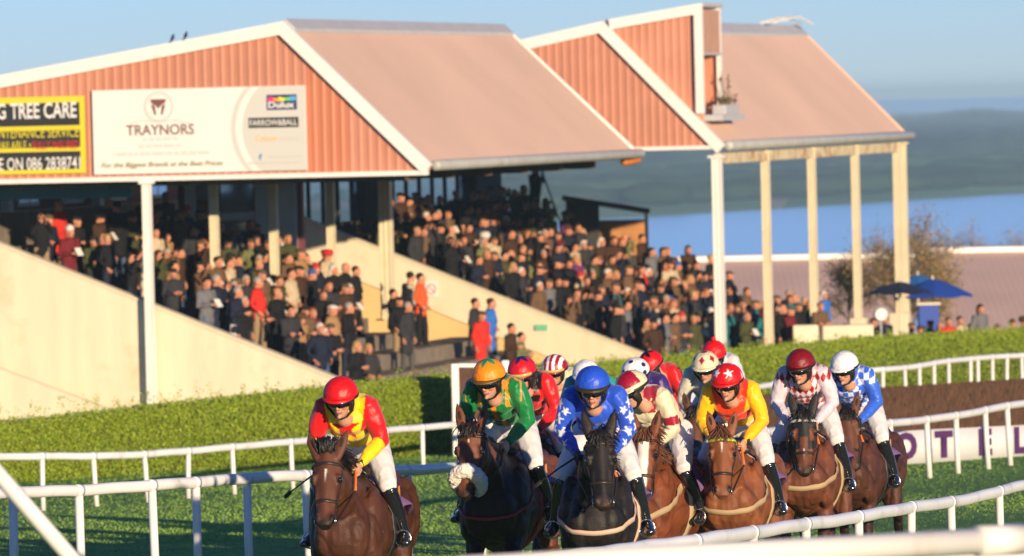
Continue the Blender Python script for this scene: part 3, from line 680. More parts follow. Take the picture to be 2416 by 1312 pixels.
# ================================================================== hedge
def hedge():
    path = [(-300, 97, 1.05), (0, 100.5, 1.15), (500, 105, 1.27), (1000, 110.5, 1.42), (1350, 118, 1.45), (1700, 128, 1.45), (2050, 139, 1.45), (2416, 151, 1.5), (2750, 162, 1.5)]
    tops = {-300: 1015, 0: 1003, 500: 948, 850: 912, 1000: 895, 1350: 868, 1700: 832, 2050: 800, 2416: 778, 2750: 755}
    e = empty('hedge'); tag(e, 'long clipped green hedge running behind the far rail', 'hedge')
    c = []
    for i in range(221):
        px = -300 + 3050 * i / 220; D = float(np.interp(px, [p[0] for p in path], [p[1] for p in path]))
        yt = float(np.interp(px, list(tops), list(tops.values()))); q = P(px, yt, D); c.append((q.x, q.y, q.z))
    c = np.array(c)
    mb = MB(); V = []; 
    prof = lambda g, t: [(-.55, g - .1), (-.62, g + .5), (-.55, t - .22), (-.4, t - .1), (.4, t - .1), (.55, t - .22), (.55, g - .1)]
    K = 7
    for x, y, t in c:
        g = gz(y)
        for dy, z in prof(g, t): V.append((x, y + dy, z))
    Fs = [(i * K + k, i * K + k + 1, (i + 1) * K + k + 1, (i + 1) * K + k) for i in range(len(c) - 1) for k in range(K - 1)]
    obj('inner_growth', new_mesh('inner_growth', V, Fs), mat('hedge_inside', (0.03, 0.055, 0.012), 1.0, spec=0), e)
    n = 400000; i = rng.random(n) * (len(c) - 1); i0 = i.astype(int); f = (i - i0)[:, None]
    q = c[i0] * (1 - f) + c[i0 + 1] * f; g = np.array([gz(y) for y in q[:, 1]])
    s = rng.random(n); hgt = q[:, 2] - g
    pos = np.empty((n, 3))
    face = s < 0.70
    zz = rng.random(n) ** 0.8
    bul = np.array([noise.noise(Vector((a * .9, b * .9, h * 1.4))) for a, b, h in zip(q[:, 0][::8], q[:, 1][::8], zz[::8])]).repeat(8)[:n] * .16
    pos[:, 0] = q[:, 0] + rng.normal(0, .03, n)
    pos[:, 1] = np.where(face, q[:, 1] - .60 - bul * 1 - rng.random(n) * .06 + .08 * (zz > .9), q[:, 1] - .6 + 1.15 * rng.random(n))
    topn = np.array([noise.noise(Vector((a * 1.3, 0, 7))) for a in q[:, 0][::8]]).repeat(8)[:n]
    pos[:, 2] = np.where(face, g + zz * hgt * 1.0, q[:, 2] - .06 + rng.random(n) ** 3 * (.10 + .12 * np.clip(topn, 0, 1)) + bul * .3)
    # loose sprigs
    ns = 9000; sp = rng.integers(0, 500, ns); sx = rng.random(500) * (len(c) - 1); si = sx.astype(int); sq = c[si]
    hgt2 = rng.random(500) ** 2 * .32 + .06; tt = rng.random(ns)
    wl = (sq[sp, 0] < c[70, 0])            # left end is less tidy
    sprig = np.stack([sq[sp, 0] + rng.normal(0, .03, ns), sq[sp, 1] + rng.normal(0, .03, ns) + (rng.random(500)[sp] - .5) * .8, sq[sp, 2] + tt * hgt2[sp] * np.where(wl, 1.0, .6)], 1)
    pos = np.vstack([pos, sprig]); n = len(pos)
    a = rng.normal(0, 1, (n, 3)); a /= np.linalg.norm(a, axis=1)[:, None]; b = rng.normal(0, 1, (n, 3)); b -= a * (a * b).sum(1)[:, None]; b /= np.linalg.norm(b, axis=1)[:, None]
    # bias leaf normals outwards (towards -y / +z)
    L_ = rng.uniform(.014, .027, n)[:, None]; W_ = L_ * .55
    V = np.stack([pos - a * L_, pos + b * W_, pos + a * L_, pos - b * W_], 1).reshape(-1, 3)
    me = fast_mesh('leaves', V, 4); cl = rng.random(n); dry = rng.random(n) < .05
    pn = np.array([noise.noise(Vector((x * .5, z * 1.2, 0))) for x, z in zip(pos[::6, 0], pos[::6, 2])]).repeat(6)[:n]
    cl = np.clip(cl * .8 + .1 + pn * .8, 0, 1)  # broad noise paints dark, shaded-looking hollows into the leaf colour
    col = np.stack([.17 + .19 * cl, .265 + .19 * cl, .018 + .016 * cl], 1); col[dry] = (.16, .10, .04)
    set_cols(me, np.repeat(col, 4, axis=0))
    obj('leaves', me, mat('hedge_leaf', vcol=True, rough=.55, spec=.35), e)
hedge()

# ================================================================== steeplechase fence with banner (right) and wing
def fence():
    e = empty('steeplechase_fence'); tag(e, 'dark brown birch steeplechase fence at right above the white banner', 'fence')
    a0, a1 = P(1560, 950, 104), P(2640, 882, 122)
    n = 120; 
    for nm, seg in (('birch_body', 0),):
        V = []; Fs = []
        for i in range(n + 1):
            q = a0.lerp(a1, i / n); g = gz(q.y)
            for dy, z in ((-.75, g - .1), (-.30, q.z - .12), (-.2, q.z - .06), (.25, q.z - .06), (.5, g - .1)): V.append((q.x, q.y + dy, z))
        Fs = [(i * 5 + k, i * 5 + k + 1, (i + 1) * 5 + k + 1, (i + 1) * 5 + k) for i in range(n) for k in range(4)]
        obj(nm, new_mesh(nm, V, Fs), mat('birch_inside', (.05, .022, .012), 1.0, spec=0), e)
    N_ = 60000; t = rng.random(N_); q = np.outer(1 - t, a0) + np.outer(t, a1); g = np.array([gz(y) for y in q[:, 1]])
    z0 = g + rng.random(N_) * (q[:, 2] - g) * .9; fr = (z0 - g) / (q[:, 2] - g)
    y0 = q[:, 1] - .78 + .46 * fr - rng.random(N_) * .03; L_ = rng.uniform(.1, .3, N_); w = rng.uniform(.004, .012, N_)
    ztop = np.minimum(z0 + L_, q[:, 2] + rng.random(N_) * .05); dx = rng.normal(0, .02, N_)
    V = np.stack([np.stack([q[:, 0] - w, y0, z0], 1), np.stack([q[:, 0] + w, y0, z0], 1), np.stack([q[:, 0] + dx + w * .6, y0 + L_ * .3, ztop], 1), np.stack([q[:, 0] + dx - w * .6, y0 + L_ * .3, ztop], 1)], 1).reshape(-1, 3)
    me = fast_mesh('birch_twigs', V, 4); k = rng.random(N_); c = np.stack([.045 + .085 * k, .022 + .036 * k, .012 + .014 * k], 1); set_cols(me, np.repeat(c, 4, axis=0))
    o = obj('birch_twigs', me, mat('birch_twig', vcol=True, rough=.8), e)
fence()
# banner in front
BN = empty('hotel_banner'); tag(BN, 'white banner with purple hotel lettering below the brown birch fence', 'banner')
b0, b1 = P(1640, 1040, 94), P(2640, 992, 104)
bt = lambda t: b0.lerp(b1, t); 
hb = 0.52
d = (b1 - b0); dn = d.normalized(); Lb = d.length; nrm = Vector((dn.y, -dn.x, 0)).normalized()
if nrm.y > 0: nrm = -nrm
mb = MB(); K = 60; V = []; Fs = []
for i in range(K + 1):
    q = bt(i / K) + nrm * (.015 * math.sin(i * .9)) 
    for z in (0, -hb): V.append(q + Vector((0, 0, z)))
for i in range(K): Fs.append((i * 2, i * 2 + 1, i * 2 + 3, i * 2 + 2))
bo = obj('cloth', new_mesh('cloth', V, Fs, True), mat('banner_white', (.70, .69, .72), .6, var=.06, vscale=1.5), BN)
sm = bo.modifiers.new('s', 'SOLIDIFY'); sm.thickness = .02; sm.offset = 1
M_purple = mat('banner_purple', (.085, .022, .12), .6)
def on_plane(me, org, xdir, ydir, nrm, off):
    M = Matrix((xdir, ydir, nrm)).transposed().to_4x4(); M.translation = org + nrm * off; me.transform(M)
def letter(ch, px, hpx=86, sx=1.15, pyc=None):
    t = 0
    lo, hi = 0.0, 1.0
    for _ in range(40):
        t = (lo + hi) / 2
        if proj(bt(t))[0] < px: lo = t
        else: hi = t
    q = bt(t) + Vector((0, 0, -hb * .50)); sc_ = hpx / (F / q.y); me = text_mesh(ch, sc_ / .72, bold=.03, sx=sx); on_plane(me, q, dn, Vector((0, 0, 1)), nrm, .045)
    obj('lettering', me, M_purple, BN)
for ch, px in (('R', 1800), ('H', 2036), ('O', 2132), ('T', 2222), ('E', 2318), ('L', 2400)): letter(ch, px, 58, 1.4)
# wing of the fence: white post with brown board
WG = empty('fence_wing'); tag(WG, 'white wing post with brown board standing beside the hedge behind the green jockey', 'fence wing')
q = P(1076, 990, 108.6); zt = P(1076, 858, 108.6).z; g = gz(108.6)
MB().box((q.x, q.y, (zt + g) / 2), (.13, .13, zt - g)).build('post', M_white, WG, bevel=.02)
q2 = P(1180, 990, 109)
MB().hexa([(q.x + .07, q.y, g), (q2.x, q2.y, g), (q2.x, q2.y + .08, g), (q.x + .07, q.y + .08, g), (q.x + .07, q.y, zt - .06), (q2.x, q2.y, zt - .10), (q2.x, q2.y + .08, zt - .10), (q.x + .07, q.y + .08, zt - .06)]).build('board', mat('brown_board', (.08, .035, .02), .8, var=.3, vscale=8), WG)
MB().hexa([(q.x + .07, q.y - .02, zt - .06), (q2.x, q2.y - .02, zt - .10), (q2.x, q2.y + .1, zt - .10), (q.x + .07, q.y + .1, zt - .06), (q.x + .07, q.y - .02, zt), (q2.x, q2.y - .02, zt - .04), (q2.x, q2.y + .1, zt - .04), (q.x + .07, q.y + .1, zt)]).build('top_rail', M_white, WG)
a = P(1192, 850, 109)
MB().box((a.x, a.y, (a.z + g) / 2), (.13, .13, a.z - g)).build('post', M_white, WG, bevel=.02)

# ================================================================== signs on the near gable
def sign_root(name, label, pxa, pya, pxb, pyb, u=-0.09):
    v0, z0 = hitU(pxa, pya, u); v1, z1 = hitU(pxb, pyb, u); return v0, max(z0, z1), v1, min(z0, z1)
M_swhite = mat('sign_print_white', (.78, .77, .74), .45, var=.02); M_black = mat('sign_black', (.03, .03, .03), .5); M_yel = mat('sign_yellow', (.72, .62, .03), .5)
M_red = mat('sign_red', (.65, .03, .02), .5); M_sgrey = mat('sign_pale_grey', (.60, .60, .56), .5); M_cap = mat('sign_wine', (.20, .08, .07), .5); M_faint = mat('sign_faint_grey', (.55, .53, .50), .5)
M_navy = mat('sign_navy', (.02, .03, .14), .5); M_or = mat('sign_orange', (.85, .48, .2), .5); M_blue = mat('sign_blue', (.1, .25, .6), .5); M_olive = mat('sign_olive', (.22, .19, .02), .5)
def put(root, me, v, z, u, m, nm='lettering'):
    me.transform(Matrix(((1, 0, 0, v), (0, 0, -1, u), (0, 1, 0, z), (0, 0, 0, 1)))); return obj(nm, me, m, root)
def fit_text(s, w, h, bold=0.0, space=1.0, shear=0.0):
    me = text_mesh(s, 1.0, bold=bold, space=space, shear=shear); c = coords(me); lo, hi = c.min(0), c.max(0)
    me.transform(Matrix.Translation((-(lo[0] + hi[0]) / 2, -(lo[1] + hi[1]) / 2, 0))); me.transform(Matrix.Diagonal((w / (hi[0] - lo[0]), h / (hi[1] - lo[1]), 1, 1))); return me
S1 = stand_empty('tree_care_sign', 0, 0); tag(S1, 'yellow and black tree care advertising board with phone number at the left of the gable', 'sign')
zc = lambda px, py: hitU(px, py, -.12)[1]; vc = lambda px: hitU(px, 320, -.12)[0]
v1 = vc(199); z1, z0 = zc(199, 226), zc(201, 408); v0 = v1 - 5.2
LB().slab(-.10, -.05, v0, v1, z0, z1).build('board', M_yel, S1)
bz = .10
LB().slab(-.108, -.10, v0 + .1, v1 - bz, z1 - .62, z1 - .13).build('black_panel', M_black, S1)
LB().slab(-.108, -.10, v0 + .1, v1 - bz, z0 + .56, z1 - .72).build('black_panel', M_black, S1)
LB().slab(-.108, -.10, v0 + .1, v1 - bz, z0 + .09, z0 + .47).build('black_panel', M_black, S1)
ppm = F / 135.0
def line(root, s, px0, px1, py, hpx, m, bold=.04, u=-.118, space=1.0, shear=0.0, yy=None):
    va, vb2 = vc(px0), vc(px1); me = fit_text(s, vb2 - va, hpx / ppm, bold, space, shear); return put(root, me, (va + vb2) / 2, zc((px0 + px1) / 2, py), u, m)
line(S1, 'G TREE CARE', -6, 182, 261, 38, M_swhite, .02)
line(S1, 'MAINTENANCE SERVICE', -38, 186, 313, 25, M_yel, .0)
line(S1, 'AVAILABLE •', -20, 72, 343, 19, M_yel, .0)
line(S1, 'FULLY INSURED', 76, 186, 342, 19, M_red, .0)
line(S1, 'E ON 086 2838741', -4, 188, 386, 30, M_swhite, .01)
S2 = stand_empty('shop_sign', 0, 0); tag(S2, 'large white shop advertising board with a round emblem and brand plates on the gable', 'sign')
v0, v1 = vc(219), vc(722); z1 = (zc(219, 212) + zc(722, 203)) / 2; z0 = (zc(224, 412) + zc(724, 402)) / 2
LB().slab(-.10, -.05, v0, v1, z0, z1).build('board', M_swhite, S2)
# grey right field bounded by an arc
def arc_field(cx, r, u, m, nm):
    pts = []; 
    for i in range(41):
        a = math.pi / 2 + math.pi * i / 40; v = cx + r * math.cos(a); z = (z0 + z1) / 2 + r * math.sin(a)
        pts.append((v, min(max(z, z0 + .003), z1 - .003)))
    pts = [(v1 - .005, z1 - .003)] + [p for p in pts] + [(v1 - .005, z0 + .003)]
    q = []
    for p in pts:
        if not q or (abs(p[0] - q[-1][0]) + abs(p[1] - q[-1][1])) > 1e-3: q.append(p)
    me = new_mesh(nm, [(v, u, z) for v, z in q], [tuple(range(len(q)))]); return obj(nm, me, m, S2)
arc_field(vc(545) + 1.32, 1.32, -.104, M_sgrey, 'grey_arc'); arc_field(vc(556) + 1.25, 1.25, -.107, M_swhite, 'white_arc'); arc_field(vc(572) + 1.2, 1.2, -.110, M_sgrey, 'grey_field')
def disc(cx, cz, r, u, m, nm='emblem', n=32, sq=1.0, inner=0):
    V = [(cx + r * math.cos(2 * math.pi * i / n), u, cz + sq * r * math.sin(2 * math.pi * i / n)) for i in range(n)]; return obj(nm, new_mesh(nm, V, [tuple(range(n))]), m, S2)
ex, ez = vc(375), zc(375, 252)
disc(ex, ez, .33, -.104, M_sgrey); disc(ex, ez, .275, -.108, M_swhite)
LB().poly([(ex - .18, ez + .16), (ex - .15, ez + .08), (ex - .06, ez + .03), (ex, ez - .04), (ex + .06, ez + .03), (ex + .15, ez + .08), (ex + .18, ez + .16)], -.116, -.112).build('emblem', M_cap, S2)
LB().poly([(ex - .16, ez + .05), (ex - .09, ez - .17), (ex - .05, ez - .17), (ex - .08, ez + .03)], -.116, -.112).build('emblem', M_cap, S2)
LB().poly([(ex + .08, ez + .03), (ex + .05, ez - .17), (ex + .09, ez - .17), (ex + .16, ez + .05)], -.116, -.112).build('emblem', M_cap, S2)
mb = MB(); mb.tube([(vc(308), -.112, zc(308, 291)), (vc(340), -.112, zc(340, 284)), (vc(375), -.112, zc(375, 288)), (vc(410), -.112, zc(410, 283)), (vc(448), -.112, zc(448, 290))], .008, 5); mb.build('flourish', M_faint, S2)
line(S2, 'TRAYNORS', 298, 458, 306, 25, M_cap, .012, -.112)
M_faint2 = mat('sign_very_faint', (.66, .645, .62), .5)
def dashes(px0, px1, py, hpx, m):
    mb = LB(); x = px0; zc_ = zc((px0 + px1) / 2, py)
    while x < px1:
        w_ = random.uniform(3, 9); mb.slab(-.1125, -.109 - .001, vc(x), vc(min(x + w_, px1)), zc_ - hpx / ppm / 2, zc_ + hpx / ppm / 2); x += w_ + random.choice([1.5, 1.5, 5])
    mb.build('small_print', m, S2)
dashes(338, 420, 328, 7, M_faint2); dashes(326, 430, 344, 7, M_faint2); dashes(265, 495, 362, 8, M_faint2)
line(S2, 'For the Biggest Brands at the Best Prices', 237, 524, 389, 15, M_olive, .014, -.112, shear=.3)
LB().slab(-.118, -.112, vc(631), vc(702), zc(668, 259), zc(668, 223)).build('brand_plate', M_navy, S2)
for k, (c_, sh) in enumerate((((.8, .05, .2), 0), ((.9, .35, .02), 1), ((.9, .8, .05), 2), ((.2, .6, .1), 3), ((.1, .4, .8), 4))):
    mk = mat('brand_stripe_' + 'abcde'[k], c_, .5); x0 = 634 + k * 13
    LB().poly([(vc(x0), zc(668, 228 + (k % 2) * 2)), (vc(x0 + 14), zc(668, 229 + 3 * math.sin(k))), (vc(x0 + 14), zc(668, 239 + 2 * math.cos(k))), (vc(x0), zc(668, 238))], -.124 - k * .0005, -.120).build('rainbow_stripe', mk, S2)
line(S2, 'Dulux', 635, 697, 247, 15, M_swhite, .03, -.128)
LB().slab(-.118, -.112, vc(587), vc(705), zc(646, 301), zc(646, 277)).build('brand_plate', M_black, S2)
line(S2, 'FARROW&BALL', 590, 702, 289, 14, M_swhite, .01, -.124)
line(S2, 'Colour', 602, 655, 326, 15, M_or, .015, -.114); line(S2, 'trend', 657, 704, 326, 13, M_faint, .0, -.114)
line(S2, 'f', 609, 617, 370, 14, M_blue, .05, -.114)
for y_, a_, b_ in ((370, 632, 704), (384, 585, 704)):
    mb = LB(); x = a_
    while x < b_:
        w_ = random.uniform(3, 8); mb.slab(-.1145, -.1115, vc(x), vc(x + w_), zc(650, y_ + 2.5), zc(650, y_ - 2.5)); x += w_ + 2
    mb.build('small_print', M_faint, S2)
# small notices on the diagonal parapet
def notice(px, py, wpx, hpx, m, label, content=None):
    u = 23.56; v, z = hitU(px, py, u); s = F / 158; e = stand_empty('notice', 0, 0); tag(e, label, 'notice')
    LB().slab(u - .02, u, v - wpx / s / 2, v + wpx / s / 2, z - hpx / s / 2, z + hpx / s / 2).build('plate', m, e); return e, u - .025, v, z, s
e, u, v, z, s = notice(1018, 682, 30, 36, M_swhite, 'small white prohibition notice with a red ring on the pale parapet')
mb = MB(); mb.tube([(v + .11 * math.cos(a), u, z + .12 * math.sin(a)) for a in np.linspace(0, 6.283, 25)], .014, 6); mb.tube([(v - .08, u - .004, z + .08), (v + .08, u - .004, z - .08)], .012, 6); mb.build('red_ring', mat('notice_red', (.7, .15, .15), .5), e)
notice(1277, 773, 30, 14, mat('notice_green', (.15, .5, .32), .5), 'small green exit notice low on the pale parapet')
# ================================================================== horses and jockeys
Y3 = Vector((0, 1, 0))
def rotz(a): return Matrix.Rotation(a, 3, 'Z')
def egg_loft(mb, secs, n=28):
    """secs: (x, zc, hh, hw, topnarrow)"""
    V = []; Fs = []
    for x, zc, hh, hw, tn in secs:
        for j in range(n):
            a = 2 * math.pi * j / n; s, c = math.sin(a), math.cos(a)
            k = 1 - tn * max(0, s) ** 2 - 0.10 * max(0, -s) ** 3
            V.append((x, c * hw * k, zc + s * hh))
    K = len(secs)
    for i in range(K - 1):
        for j in range(n): a = i * n + j; b = i * n + (j + 1) % n; Fs.append((a, b, b + n, a + n))
    Fs.append(tuple(range(n))[::-1]); Fs.append(tuple(range((K - 1) * n, K * n))); mb.add(V, Fs)
class HorseRig: pass
HEADT = [  # t, depth(front-back half), half width, back offset
    (-0.03, .060, .050), (0.02, .085, .078), (0.09, .120, .095), (0.17, .140, .108), (0.23, .140, .108), (0.30, .118, .086), (0.37, .094, .068), (0.44, .078, .058), (0.50, .068, .055), (0.55, .062, .058), (0.59, .050, .052), (0.615, .032, .036)]
def horse_rig(npitch=32, nyaw=0, hpitch=28, hyaw=0, espread=0):
    r = HorseRig(); r.espread = espread; a = R(npitch); d = Vector((math.cos(a), 0, math.sin(a)))
    base = Vector((0.22, 0, 1.33)); r.base = base
    Ry = rotz(R(nyaw)); L = .88
    p0 = base; p1 = base + (rotz(R(nyaw * .4)) @ d) * L * .5; p2 = p1 + (Ry @ Vector((math.cos(a + .12), 0, math.sin(a + .12)))) * L * .5
    r.neck = [p0, p0.lerp(p1, .5), p1, p1.lerp(p2, .5), p2]; r.poll = p2 + Vector((0, 0, .06))
    h = R(hpitch); Hy = rotz(R(nyaw + hyaw))
    r.ax = Hy @ Vector((math.sin(h), 0, -math.cos(h)))       # down the face
    r.fn = Hy @ Vector((math.cos(h), 0, math.sin(h)))        # face normal
    r.sd = r.fn.cross(r.ax).normalized() * -1                # lateral (+ = horse left)
    if (r.sd - Hy @ Y3).length > 1: r.sd = -r.sd
    r.org = r.poll + r.fn * .05
    return r
def hp(r, t, s, f):   # head point: t down the head, s lateral, f forward from the face plane
    return r.org + r.ax * t + r.sd * s + r.fn * f
HEADT = [(t * .91, d * 1.02, w_ * (1.10 if t < .4 else 1.24)) for t, d, w_ in HEADT]
def headw(t):
    return float(np.interp(t, [h[0] for h in HEADT], [h[2] for h in HEADT])), float(np.interp(t, [h[0] for h in HEADT], [h[1] for h in HEADT]))
def horse_mesh(r, coatf, voxel=.012, legpose=0):
    mb = MB()
    egg_loft(mb, [(-1.34, 1.28, .10, .07, 0), (-1.28, 1.27, .22, .17, .1), (-1.14, 1.26, .33, .25, .2), (-.98, 1.26, .37, .29, .25), (-.78, 1.26, .35, .30, .3), (-.55, 1.23, .335, .29, .25), (-.3, 1.20, .36, .31, .25), (-.08, 1.19, .40, .31, .35), (.10, 1.21, .41, .28, .5), (.28, 1.23, .38, .25, .5), (.44, 1.22, .33, .235, .3), (.57, 1.20, .25, .20, .1), (.66, 1.18, .14, .13, 0), (.69, 1.18, .06, .06, 0)])
    # chest muscles, shoulders
    for s in (-1, 1):
        mb.ell((.54, s * .10, 1.16), (.14, .115, .20)); mb.ell((.34, s * .19, 1.22), (.19, .09, .32), rot=Matrix.Rotation(R(-20), 3, 'Y')); mb.ell((-.98, s * .19, 1.22), (.26, .13, .30))
        mb.ell((-.60, s * .20, 1.42), (.12, .06, .07))
    N_ = r.neck; rad = [(.33, .165), (.285, .145), (.215, .115), (.165, .095), (.135, .085)]
    V, Fs = [], []; n = 24; 
    for i, (p, (ra, rb)) in enumerate(zip(N_, rad)):
        t = (N_[min(i + 1, 4)] - N_[max(i - 1, 0)]).normalized(); sd = Vector((-t.y, t.x, 0)).normalized(); b = t.cross(sd)
        if b.z < 0: b = -b
        for j in range(n):
            an = 2 * math.pi * j / n; s = math.sin(an); k = 1 - .42 * max(0, s) ** 2
            V.append(p + b * s * ra + sd * math.cos(an) * rb * k)
    for i in range(4):
        for j in range(n): a = i * n + j; c = i * n + (j + 1) % n; Fs.append((a, c, c + n, a + n))
    Fs.append(tuple(range(n))[::-1]); Fs.append(tuple(range(4 * n, 5 * n))); mb.add(V, Fs)
    mb.tube([N_[4] - r.fn * .02, r.poll + r.ax * .06 - r.fn * .05], [.10, .10], 14)
    for s in (-1, 1):
        mb.tube([N_[0] + Vector((.22, s * .06, -.12)), N_[2] + Vector((.06, s * .085, -.07)), N_[4] + Vector((.02, s * .07, -.03))], [.085, .052, .04], 10)
        mb.ell((.60, s * .115, 1.20), (.09, .085, .13)); mb.ell((.40, s * .20, 1.05), (.10, .07, .12))
    # head loft
    V, Fs = [], []; n = 24
    for t, dd, ww in HEADT:
        c = hp(r, t, 0, -dd)
        for j in range(n):
            an = 2 * math.pi * j / n; s, co = math.sin(an), math.cos(an)
            k = (1 - .25 * max(0, s) ** 3) * (1 - .35 * max(0, -s) ** 2)
            V.append(c + r.fn * s * dd + r.sd * co * ww * k)
    K = len(HEADT)
    for i in range(K - 1):
        for j in range(n): a = i * n + j; c = i * n + (j + 1) % n; Fs.append((a, c, c + n, a + n))
    Fs.append(tuple(range(n))[::-1]); Fs.append(tuple(range((K - 1) * n, K * n))); mb.add(V, Fs)
    HM = Matrix((r.sd, r.fn, -r.ax)).transposed()
    for s in (-1, 1):
        mb.ell(hp(r, .165, s * .092, -.038), (.030, .026, .020), rot=HM)
        mb.ell(hp(r, .195, s * .098, -.050), (.020, .030, .034), rot=HM)              # brow over eye
        mb.ell(hp(r, .31, s * .066, -.055), (.016, .03, .10), rot=HM)                # facial crest
        mb.ell(hp(r, .500, s * .052, -.022), (.026, .026, .040), rot=HM)             # nostril wing
        mb.ell(hp(r, .20, s * .075, -.21), (.040, .07, .09), rot=HM)                 # jowl
        # ears
        e0 = hp(r, -.01, s * .072, -.045); tip = e0 - r.ax * .19 + r.sd * s * (.05 + .03 * r.espread) + r.fn * .03
        mb.tube([e0 + r.ax * .03, e0.lerp(tip, .35) , e0.lerp(tip, .7), tip], [(.036, .024), (.046, .022), (.032, .014), (.006, .005)], 12, side=r.sd)
    mb.ell(hp(r, .545, 0, -.075), (.046, .036, .026), rot=HM)                          # lower lip
    # legs
    def leg(p, rs): mb.tube(p, rs, 12)
    FA = {0: [[(.30, .16, 1.0), (.55, .17, .86), (.72, .16, .72), (.88, .15, .52), (.97, .15, .38), (1.02, .15, .30)], [(.27, -.16, 1.0), (.38, -.17, .78), (.45, -.17, .60), (.28, -.16, .46), (.14, -.16, .40), (.06, -.16, .44)]],
          1: [[(.27, .16, 1.0), (.38, .17, .78), (.45, .17, .60), (.30, .16, .42), (.18, .16, .36), (.10, .16, .38)], [(.30, -.16, 1.0), (.46, -.17, .80), (.55, -.16, .60), (.60, -.15, .34), (.63, -.15, .16), (.68, -.15, .05)]]}[legpose]
    HA = {0: [[(-.92, .17, 1.05), (-.78, .19, .88), (-1.18, .17, .62), (-1.12, .16, .34), (-1.08, .16, .18), (-1.02, .16, .05)], [(-.92, -.17, 1.05), (-.70, -.19, .88), (-1.02, -.17, .58), (-.84, -.16, .32), (-.76, -.16, .18), (-.68, -.16, .06)]],
          1: [[(-.92, .17, 1.05), (-.84, .19, .88), (-1.28, .17, .68), (-1.40, .16, .40), (-1.44, .16, .26), (-1.50, .16, .18)], [(-.92, -.17, 1.05), (-.72, -.19, .88), (-1.08, -.17, .60), (-.98, -.16, .32), (-.92, -.16, .17), (-.84, -.16, .05)]]}[legpose]
    for q in FA: leg(q, [(.12, .09), (.080, .065), .05, .032, .036, .045])
    for q in HA: leg(q, [(.20, .11), (.15, .09), (.062, .042), .036, .040, .048])
    me = remesh(mb, voxel, 5)
    c = coords(me); nn = np.empty(len(c) * 3, dtype=np.float32); me.vertices.foreach_get('normal', nn); nn = nn.reshape(-1, 3)
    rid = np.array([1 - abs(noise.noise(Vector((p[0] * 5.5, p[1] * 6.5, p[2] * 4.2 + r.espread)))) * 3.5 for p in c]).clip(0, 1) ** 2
    ven = np.array([1 - abs(noise.noise(Vector((p[0] * 13, p[1] * 13, p[2] * 8 + 4)))) * 9 for p in c]).clip(0, 1)
    bodym = ((c - np.array(r.org)) @ np.array(r.ax) < -.15) | (c[:, 0] < r.poll.x - .3)
    c = c + nn * ((-.011 * rid + .0035 * ven) * np.where(bodym, 1, .15))[:, None]; me.vertices.foreach_set('co', c.astype(np.float32).ravel())
    cols = np.empty((len(c), 3)); cols[:] = coatf['coat']; cols *= (1 - .30 * rid * bodym)[:, None]  # crease shade painted into the coat colour along the muscle grooves
    o, ax, sd, fn = [np.array(v) for v in (r.org, r.ax, r.sd, r.fn)]
    rel = c - o; t = rel @ ax; s = rel @ sd; f = rel @ fn
    head = (t > -.2) & (t < .75) & (np.abs(s) < .2) & (f > -.33) & (f < .12) & (c[:, 0] > r.poll.x - .35)
    nzv = np.array([noise.noise(Vector(p * 9)) for p in c[::3]]).repeat(3)[:len(c)]
    nzv = np.pad(nzv, (0, len(c) - len(nzv)))
    def blend(mask, col): 
        m = np.clip(mask, 0, 1)[:, None]; cols[:] = cols * (1 - m) + np.array(col) * m
    if 'points' in coatf:
        blend(((.80 + nzv * .08) - c[:, 2]) / .2, coatf['points'])
    if 'chest' in coatf: blend((c[:, 0] - (.05 + nzv * .1)) / .25 * (~head) * ((1.52 + nzv * .05 - c[:, 2]) / .15), coatf['chest'])
    if 'muzzle' in coatf: blend(head * ((t - .46 + nzv * .02) / .08), coatf['muzzle'])
    if 'face' in coatf: blend(head * 1.0, coatf['face'])
    if 'muzzle' in coatf: blend(head * ((t - .47 + nzv * .02) / .07), coatf['muzzle'])
    if 'blaze' in coatf:
        t0, t1, w0, w1 = coatf['blaze']; w_ = np.interp(t, [t0, (t0 + t1) / 2, t1], [w0, (w0 + w1) / 2, w1])
        blend(head * (f > -.07) * (t > t0) * (t < t1) * ((w_ + nzv * .006 - np.abs(s - coatf.get('boff', 0))) / .008), (.75, .70, .64))
    if 'hood' in coatf:
        blend(head * (t < .33) * 1.0, (.018, .018, .02)); 
        for sg in (-1, 1): blend((head * (((t - .195) / .055) ** 2 + ((f + .03) / .06) ** 2 < 1) * (s * sg > .05)) * 1.0, coatf['coat'])
        blend(head * (t > .22) * (np.abs(s) < .035) * 1.0 * (t < .33), coatf['coat'])
    # lips and inner nostrils, eyes
    for sg in (-1, 1):
        blend(head * (((t - .505) / .028) ** 2 + ((s - sg * .060) / .017) ** 2 < 1) * (f > -.06) * 1.0, (.01, .008, .008))
        blend(head * (((t - .19) / .05) ** 2 + ((f + .045) / .035) ** 2 < 1) * (s * sg > .085) * .7, (.03, .015, .01))
    blend(head * (np.abs(f + .086 - (t - .57) * .2) < .007) * (t > .54) * .8, (.01, .008, .008))
    blend(head * (t > .585) * (f < -.09) * .5, coatf.get('lip', coatf.get('muzzle', (.03, .02, .02))))
    hoof = (c[:, 2] < .1); blend(hoof * 1.0, (.04, .03, .025))
    set_cols(me, cols); return me
def coat_mat(name, rough=.47, sheen=.1):
    m = mat(name, vcol=True, rough=.52, spec=.3, var=.28, vscale=6, bump=.22, bscale=110); return m
M_coat = coat_mat('horse_coat')
M_leather = mat('dark_leather', (.028, .018, .014), .45, spec=.5); M_tan = mat('tan_strap', (.42, .30, .17), .7); M_hair = mat('black_mane_hair', (.012, .010, .010), .45); M_eye = mat('horse_eye', (.006, .004, .003), .05, spec=.9, coat=1.0)
M_chair = mat('chestnut_mane_hair', (.13, .045, .018), .5)
